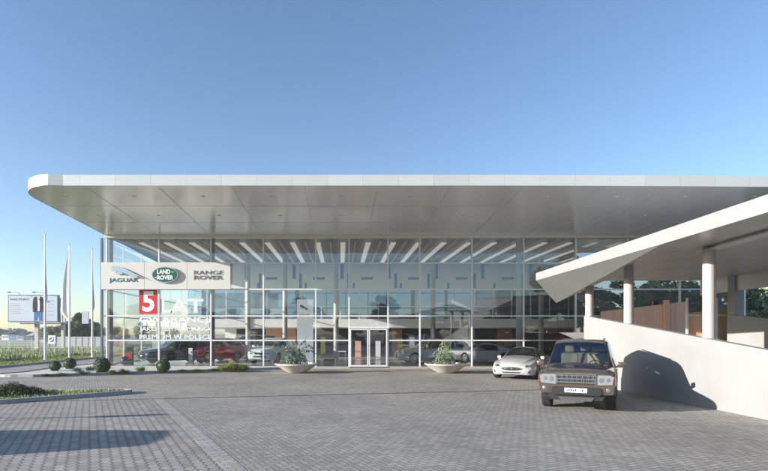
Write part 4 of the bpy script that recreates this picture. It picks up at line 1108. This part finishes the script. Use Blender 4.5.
# planter bowls
def bowl(x, y, lab):
    X, Y = gp(x, y); Y += .25
    t = thing('planter_bowl', lab, 'planter', (X, Y, 0), 0, 'shallow concrete planter bowls before the glass front')
    MB().lathe([(.40, 0), (.46, .035), (.62, .13), (.98, .37), (1.07, .42), (1.08, .47), (1.02, .48), (.98, .42), (.90, .40), (.02, .40)], (0,0,0), 48).build('bowl', 'bowl', t, smooth='angle')
    MB().lathe([(.93, .405), (.5, .43), (.01, .44)], (0,0,0), 24).build('gravel_fill', 'gravel', t, smooth=True)
    return X, Y
bx1 = bowl(296, 373.2, 'wide shallow concrete bowl with a bluish drooping plant, left of the doors')
bx2 = bowl(447, 373.2, 'wide shallow concrete bowl with a pale bushy shrub, right of the doors')
t = shrub('bowl_shrub', (bx1[0]-.05, bx1[1], .42), .62, .5, .78, ['leaf_blue', 'leaf_dark', 'leaf_blue'], 'bluish green irregular shrub with drooping shoots growing in the left bowl', 1000, .085)
mb = MB()
for a, l, h in ((.2, .85, .95), (.6, .6, 1.15), (-.3, .7, .75), (2.6, .6, .9), (3.6, .5, .7), (1.4, .3, 1.2), (5.2, .6, .8), (.0, .95, .7)):
    pts = [(0,0,0), (l*.45*math.cos(a), l*.45*math.sin(a), h*.85), (l*.8*math.cos(a), l*.8*math.sin(a), h), (l*1.08*math.cos(a), l*1.08*math.sin(a), h*.78)]
    mb.tube(pts, [.014, .011, .008, .004], 5)
    for q in range(1, 4):
        for k in range(26):
            f_ = random.random(); p = Vector(pts[q-1]).lerp(Vector(pts[q]), f_)+Vector((random.gauss(0, .035), random.gauss(0, .035), random.gauss(0, .03)))
            e = sph()*.045; g = e.cross(sph())*6; mb.add([p-e, p+g*.25, p+e, p-g*.25], [(0,1,2,3)])
mb.build('drooping_shoots', 'leaf_blue', t, recalc=False)
t = shrub('bowl_shrub', (bx2[0]-.05, bx2[1], .42), .56, .5, .62, ['leaf_pale', 'leaf_blue'], 'pale green bushy conical shrub growing in the right bowl', 1100, .08)
mb = MB()
def fn():
    z = random.random(); r = (.34*math.sin(PI*(.25+.7*z))+.08)*random.random()**.5; a = random.uniform(0, 2*PI); return (r*math.cos(a), r*math.sin(a), .3+z*.85), (math.cos(a), math.sin(a), .3)
leaf_cloud(mb, 900, fn, .08); mb.build('crown', 'leaf_pale', t, recalc=False)

# trees
def make_tree(h, cr, ch, mat, n, leaf, conical=False, trunk_h=.3, seed=1):
    """h height, cr crown radius, ch fraction of the height the crown fills"""
    random.seed(seed); t = bpy.data.objects.new('tree', None); COL.objects.link(t)
    tr = MB(); tr.tube([(0,0,-.1), (.05*h*.1,0,h*.3), (0,.03*h*.1,h*.62), (.05,0,h*.9)], [h*.024, h*.018, h*.011, h*.003], 7)
    zc = h*(1-ch/2); clumps = []
    for k in range(26 if not conical else 34):
        v = sph(); rz_ = h*ch/2; z = zc+v.z*rz_*.92
        rr = cr*(1-.75*max(0, (z-h*(1-ch))/(h*ch))) if conical else cr
        c = Vector((v.x*rr, v.y*rr, z)); clumps.append((c, cr*random.uniform(.20, .42)*(1 if not conical else .75)))
        if k < 14: tr.tube([(0,0,min(z*.75, h*.8)), tuple(Vector((0,0,z*.8)).lerp(c, .6)), tuple(c)], [h*.008, h*.004, h*.0015], 5)
    tr.build('trunk', 'bark', t)
    mb = MB()
    def fn():
        c, r = random.choice(clumps); v = sph(); v = v*(v.length**-.35); p = c+Vector((v.x, v.y, v.z*.8))*r; return p, v
    leaf_cloud(mb, n, fn, leaf); mb.build('crown', mat, t, recalc=False)
    random.seed(seed+100); return t
TP = [make_tree(9, 3.2, .78, 'leaf', 9000, .40, False, seed=3), make_tree(11, 2.9, .88, 'leaf_dark', 9000, .42, True, seed=5), make_tree(7, 2.8, .8, 'leaf_pale', 8000, .36, False, seed=8)]
first = [True]*3
def tree(kind, x, Y, s, label, group, sz=None):
    if first[kind]:
        o = TP[kind]; first[kind] = False
    else: o = dup(TP[kind], (0,0,0))
    o.location = (x, Y, -.06); o.scale = (s, s, sz or s); o.rotation_euler.z = random.uniform(0, 6.3); o.name = ('round_tree', 'conical_tree', 'pale_tree')[kind]
    return tag(o, label, 'tree', group)
def tp(x, Y): return (x-PX)*Y/F
G = 'trees beyond the meadow on the left'
for kind, x, Y, top, lab in ((1, 78, 84, 308, 'tallest dark tree right of the billboard, between the second and third flagpole'), (1, 70, 88, 318, 'dark tree directly behind the second flagpole'), (0, 86, 90, 322, 'rounded dark tree left of the third flagpole'),
        (2, 56, 92, 324, 'paler yellowish tree seen under the right end of the billboard'), (2, 49, 96, 325, 'pale tree behind the white roundel sign'), (0, 64, 94, 322, 'mid green tree between the billboard frame and the second flagpole'),
        (0, 74, 82, 316, 'dark dense tree just right of the second flagpole'), (0, 82, 86, 314, 'bushy tree midway between the second and third flagpole'), (2, 89, 84, 320, 'lower bushy tree directly left of the third flagpole'), (0, 97, 100, 324, 'rounded tree seen past the corner of the glass front'), (1, 126, 96, 327, 'dark tree seen through the left end of the showroom glass'), (0, 141, 92, 322, 'rounded tree seen through the glass behind the window lettering'), (2, 118, 105, 325, 'pale tree seen through the corner glass')):
    hpx = (9, 11, 7)[kind]; H = (PY-top)*Y/F+CAMZ
    tree(kind, tp(x, Y), Y, H/hpx, lab, G)
G = 'far tree line on the horizon'
for k, (x, top) in enumerate(((-14, 326), (-4, 327), (4, 329), (10, 328), (19, 327.5), (27, 330), (30, 331), (38, 330), (44, 329.5), (110, 329), (155, 329), (172, 328), (-30, 326), (-50, 328))):
    Y = 230+random.uniform(-20, 30); H = (PY-top)*Y/F+CAMZ
    o = tree(0 if k % 2 else 2, tp(x, Y), Y, 1.0, 'hazy round tree in the line at the horizon, number %d from the left' % (k+1), G)
    o.scale = (H/7*1.25, H/7*1.25, H/(9 if k % 2 else 7))
labs = ['leftmost small', 'low bushy', 'dense', 'second dense', 'broad', 'small', 'very small', 'narrow', 'low']
for o in COL.objects:
    if o.get('group') == G: o['label'] = 'small hazy tree in the line at the horizon across the meadow'
G = 'trees beyond the ramp'
for kind, x, Y, top, lab in ((0, 750, 44, 288, 'dense green tree beyond the far ramp wall, right of the grey pier'), (2, 772, 42, 280, 'tall lighter tree at the right edge beyond the far ramp wall'), (0, 738, 52, 293, 'darker tree farther back right beside the grey pier'), (2, 800, 40, 284, 'tree beyond the right edge of the picture'), (1, 761, 54, 290, 'dark tree glimpsed between the two near trees beyond the ramp')):
    H = (PY-top)*Y/F+CAMZ; o = tree(kind, tp(x, Y), Y, H/(9, 11, 7)[kind], lab, G)
G = 'trees behind the yard'
for k in range(34):
    x = -95+k*6+random.uniform(-2, 2); Y = -48+random.uniform(-9, 6)+abs(x-5)*.12; kind = random.choice((0, 1, 0, 2))
    o = tree(kind, x, Y, random.uniform(1.0, 1.7)*(1.35 if x > 40 else 1), 'tree in the row behind the yard, mirrored in the glass front', G, random.uniform(.6, 1.05)*(1.9 if x > 40 else 1))

# ------------------------------------------------------------------ flagpoles, billboard, signs, fence
GF = 'white flagpoles on the verge'
for x, yt, yb, lab, flag in ((45, 234.5, 360.3, 'white flagpole in front of the billboard, with a flag wound tight round it', 1), (69.5, 245, 358.8, 'white flagpole with the fullest pale hanging flag, second from the billboard', 2), (92.4, 249.5, 357.4, 'white flagpole nearest to the building corner with a narrow furled flag', 1)):
    X, Y = gp(x, yb, .07); H = CAMZ+(PY-yt)*Y/F-.07
    t = thing('flagpole', lab, 'flagpole', (X, Y, .07), 0, GF)
    MB().lathe([(.075, 0), (.07, H*.5), (.035, H)], (0,0,0), 12).build('pole', 'whitefilm', t, smooth='angle')
    MB().lathe([(.16, 0), (.16, .04), (.08, .06)], (0,0,0), 14).build('base_plate', 'frame', t)
    MB().lathe([(.03, H), (.06, H+.05), (.02, H+.12)], (0,0,0), 10).build('finial', 'chrome', t, smooth=True)
    m = MB(); n = 22; wv = (.85 if flag == 2 else .24)
    for k in range(n+1):
        s_ = k/n; z = H-.25-s_*(5.2 if flag == 2 else 4.6); ww = wv*(.12+.88*s_)*(1-.75*max(0, s_-.9)/.1)
        for j in range(7):
            a = j/6; m.v.append((-.04-ww*a*.9*(-1 if flag == 1 else 1), .05*math.sin(a*9+s_*5)+.03, z-a*.18))
    m.f = [(k*7+j, k*7+j+1, (k+1)*7+j+1, (k+1)*7+j) for k in range(n) for j in range(6)]; m.m = [0]*len(m.f)
    m.build('flag', 'flagcloth', t, smooth=True, recalc=False)
def bbz(y, Y): return CAMZ+(PY-y)*Y/F
YB = 60; bx = lambda x: (x-PX)*YB/F; bz = lambda y: bbz(y, YB)
t = thing('billboard', 'large white roadside billboard on two posts showing a person in a dark jacket and jeans', 'billboard', (bx(33), YB, 0))
put(MB().box(bx(8), bx(58.3), YB, YB+.35, bz(322.2), bz(294.8)), 'board_frame', 'frame_dark', t)
ps = put(MB().box(bx(9), bx(57.4), YB-.03, YB-.001, bz(321.2), bz(295.8)), 'poster', 'postersheet', t)
text_mb('FACTORY', bx(10.5), bz(300.3), 19*YB/F, 1.9*YB/F, YB-.032, .01, .02).build('poster_title', 'posterink', ps)
for k in range(6): MB().box(bx(11), bx(11+random.uniform(5, 12)), YB-.038, YB-.031, bz(303.9+k*1.9), bz(303.4+k*1.9)).build('poster_line', 'posterpale', ps)
for k in range(5): MB().box(bx(48.5), bx(53.5), YB-.038, YB-.031, bz(300.8+k*3.6), bz(300.2+k*3.6)).build('poster_line', 'posterpale', ps)
P = lambda pts: [(bx(a), bz(b)) for a, b in pts]
def flat(pts, y, name, mat):
    n = len(pts); MB().add([(a, y, b) for a, b in P(pts)]+[(a, y+.004, b) for a, b in P(pts)], [tuple(range(n)), tuple(range(n, 2*n))[::-1]]+[(k, (k+1) % n, n+(k+1) % n, n+k) for k in range(n)]).build(name, mat, ps)
flat([(34.3,311), (34,320.8), (37.6,320.8), (38.4,314), (39.4,320.8), (43,320.8), (42.8,311)], YB-.040, 'poster_jeans', 'jeans')
flat([(36.5,296.5), (40.5,296.5), (40.4,311), (37,311)], YB-.046, 'poster_shirt', 'whitefilm')
flat([(35,297.2), (37.2,296.2), (38,304), (37.6,312), (33.2,312), (32.8,306), (33.4,299)], YB-.052, 'poster_jacket', 'jacket')
flat([(39.8,296.2), (42.4,297.2), (43.6,299), (43.9,306), (43.4,312), (39.8,312), (39.9,304)], YB-.052, 'poster_jacket', 'jacket')
for x in (14.5, 38.8):
    mb = MB().bar((bx(x+5), YB+.2, bz(294.8)), (bx(x+5), YB-.2, bz(292.7)), .03).bar((bx(x+5), YB-.2, bz(292.7)), (bx(x), YB-.9, bz(292.4)), .03).box(bx(x-1), bx(x+.8), YB-1.1, YB-.8, bz(293.4), bz(292.3))
    put(mb, 'floodlight', 'frame_dark', t)
for x, w_ in ((35.6, .2), (61.8, .15)): put(MB().box(bx(x)-w_, bx(x)+w_, YB+.1, YB+.5, 0, bz(322 if x < 50 else 324)), 'post', 'bowl', t)
put(MB().box(bx(23), bx(64), YB-.6, YB+.1, bz(324.2), bz(322.8)), 'service_walkway', 'frame_dark', t)
for x in (58.6, 61, 63.8): put(MB().box(bx(x)-.05, bx(x)+.05, YB+.3, YB+.42, bz(324), bz(298.5)), 'ladder_rail', 'frame', t)
mb = MB()
for y in (298.5, 302.5, 311, 323): mb.box(bx(58.6), bx(63.8), YB+.3, YB+.4, bz(y), bz(y-.6))
put(mb, 'ladder_rungs', 'frame', t)
put(MB().box(bx(64.6), bx(71.5), YB+4, YB+4.2, bz(323), bz(310)), 'side_panel', 'postersheet', t)
YR = 62
X, _, z1 = at(51.7, 335, YR)
t = thing('roundel_sign', 'small square white sign with a dark ringed roundel on two posts in the meadow', 'sign', (X, YR, 0))
w_ = 3.6*YR/F
MB().box(-w_, w_, 0, .08, bbz(343.8, YR), bbz(335.3, YR)).build('sign_panel', 'whitefilm', t)
cz = (bbz(343.8, YR)+bbz(335.3, YR))/2
def disc(r, y, a0=0, a1=360, n=24): return MB().add([(0, y, cz)]+[(r*math.cos(R(a0+(a1-a0)*k/n)), y, cz+r*math.sin(R(a0+(a1-a0)*k/n))) for k in range(n+1)], [(0, k+1, k+2) for k in range(n)])
disc(.30, -.004).build('roundel_ring', 'frame_dark', t, recalc=False); disc(.20, -.008).build('roundel_centre', 'whitefilm', t, recalc=False)
for a0 in (90, 270): disc(.19, -.012, a0, a0+90, 8).build('roundel_quarter', 'roundelblue', t, recalc=False)
for s_ in (-1, 1): MB().box(s_*w_*.75-.04, s_*w_*.75+.04, .08, .14, -.05, bbz(336, YR)).build('post', 'frame_dark', t)
# wire fence along the meadow
t = thing('wire_fence', 'thin grey wire mesh fence with slim posts along the meadow behind the flagpoles', 'fence', (-40, 50, -.05))
def fpt(k): return Vector((-23.6-k*2.4, 52+k*.25, -.06))
for k in range(17):
    p = fpt(k); put(MB().bar(tuple(p), (p.x, p.y, 1.62), .03), 'fence_post', 'frame', t)
mb = MB()
for k in range(16):
    p, q = fpt(k), fpt(k+1)
    for zz in (.1, .35, .6, .85, 1.1, 1.35, 1.6): mb.bar((p.x,p.y,zz), (q.x,q.y,zz), .006)
    for j in range(12):
        r_ = p.lerp(q, j/12); mb.bar((r_.x,r_.y,.1), (r_.x,r_.y,1.6), .004)
put(mb, 'wire_mesh', 'frame', t)
# second, solid pale fence right of the billboard posts
t = thing('panel_fence', 'pale grey panel fence far across the meadow in front of the dark trees', 'fence', (tp(75, 80), 80, 0))
for k in range(9):
    x0 = tp(57, 80)+k*.95; put(MB().box(x0, x0+.9, 80, 80.06, 0, 1.55), 'fence_panel', 'whitegrey', t)
    put(MB().box(x0+.9, x0+.95, 79.97, 80.09, 0, 1.62), 'fence_post', 'frame_dark', t)
# low houses at the horizon
for k, (x, Y, wpx, top, wall, roof_, lab) in enumerate(((20, 170, 7, 332.5, 'whitegrey', 'darkgrey', 'small grey house with a dark roof at the horizon below the billboard'), (5, 180, 6, 332, 'interior_white', 'darkgrey', 'small white house at the left edge of the horizon'), (29, 165, 5, 333.5, 'frame_dark', 'whitegrey', 'low bluish shed at the horizon left of the billboard post'), (42, 130, 7, 331.3, 'whitegrey', 'teal', 'low hall with a green fascia between the billboard post and first flagpole'))):
    X = tp(x, Y); W_ = wpx*Y/F/2; H = bbz(top, Y); 
    t = thing('distant_house', lab, 'house', (X, Y, -.06))
    MB().box(-W_, W_, 0, 7, 0, H*.72).build('wall', wall, t)
    if k < 3: MB().add([(-W_-.3,-.3,H*.7), (W_+.3,-.3,H*.7), (W_+.3,7.3,H*.7), (-W_-.3,7.3,H*.7), (-W_,3.5,H+.3), (W_,3.5,H+.3)], [(0,1,5,4), (2,3,4,5), (0,4,3), (1,2,5), (0,3,2,1)]).build('roof', roof_, t)
    else: MB().box(-W_-.1, W_+.1, -.3, 7.2, H*.721, H).build('roof', roof_, t)
    for j in range(3): MB().box(-W_*.7+j*W_*.6, -W_*.7+j*W_*.6+W_*.25, -.05, -.002, H*.25, H*.5).build('window', 'dark', t)
# mat at the doors
o = MB().box(fx(349), fx(388), YF-1.0, YF-.1, .036, .052).build('door_mat', 'brownmat'); tag(o, 'brown door mat lying before the glass entrance doors', 'mat')
# haze over the meadow
hz = MB().box(-420, 420, -120, 330, -3, 16).build('haze', 'haze'); tag(hz, 'thin evening haze over the meadow', None, None, 'stuff')
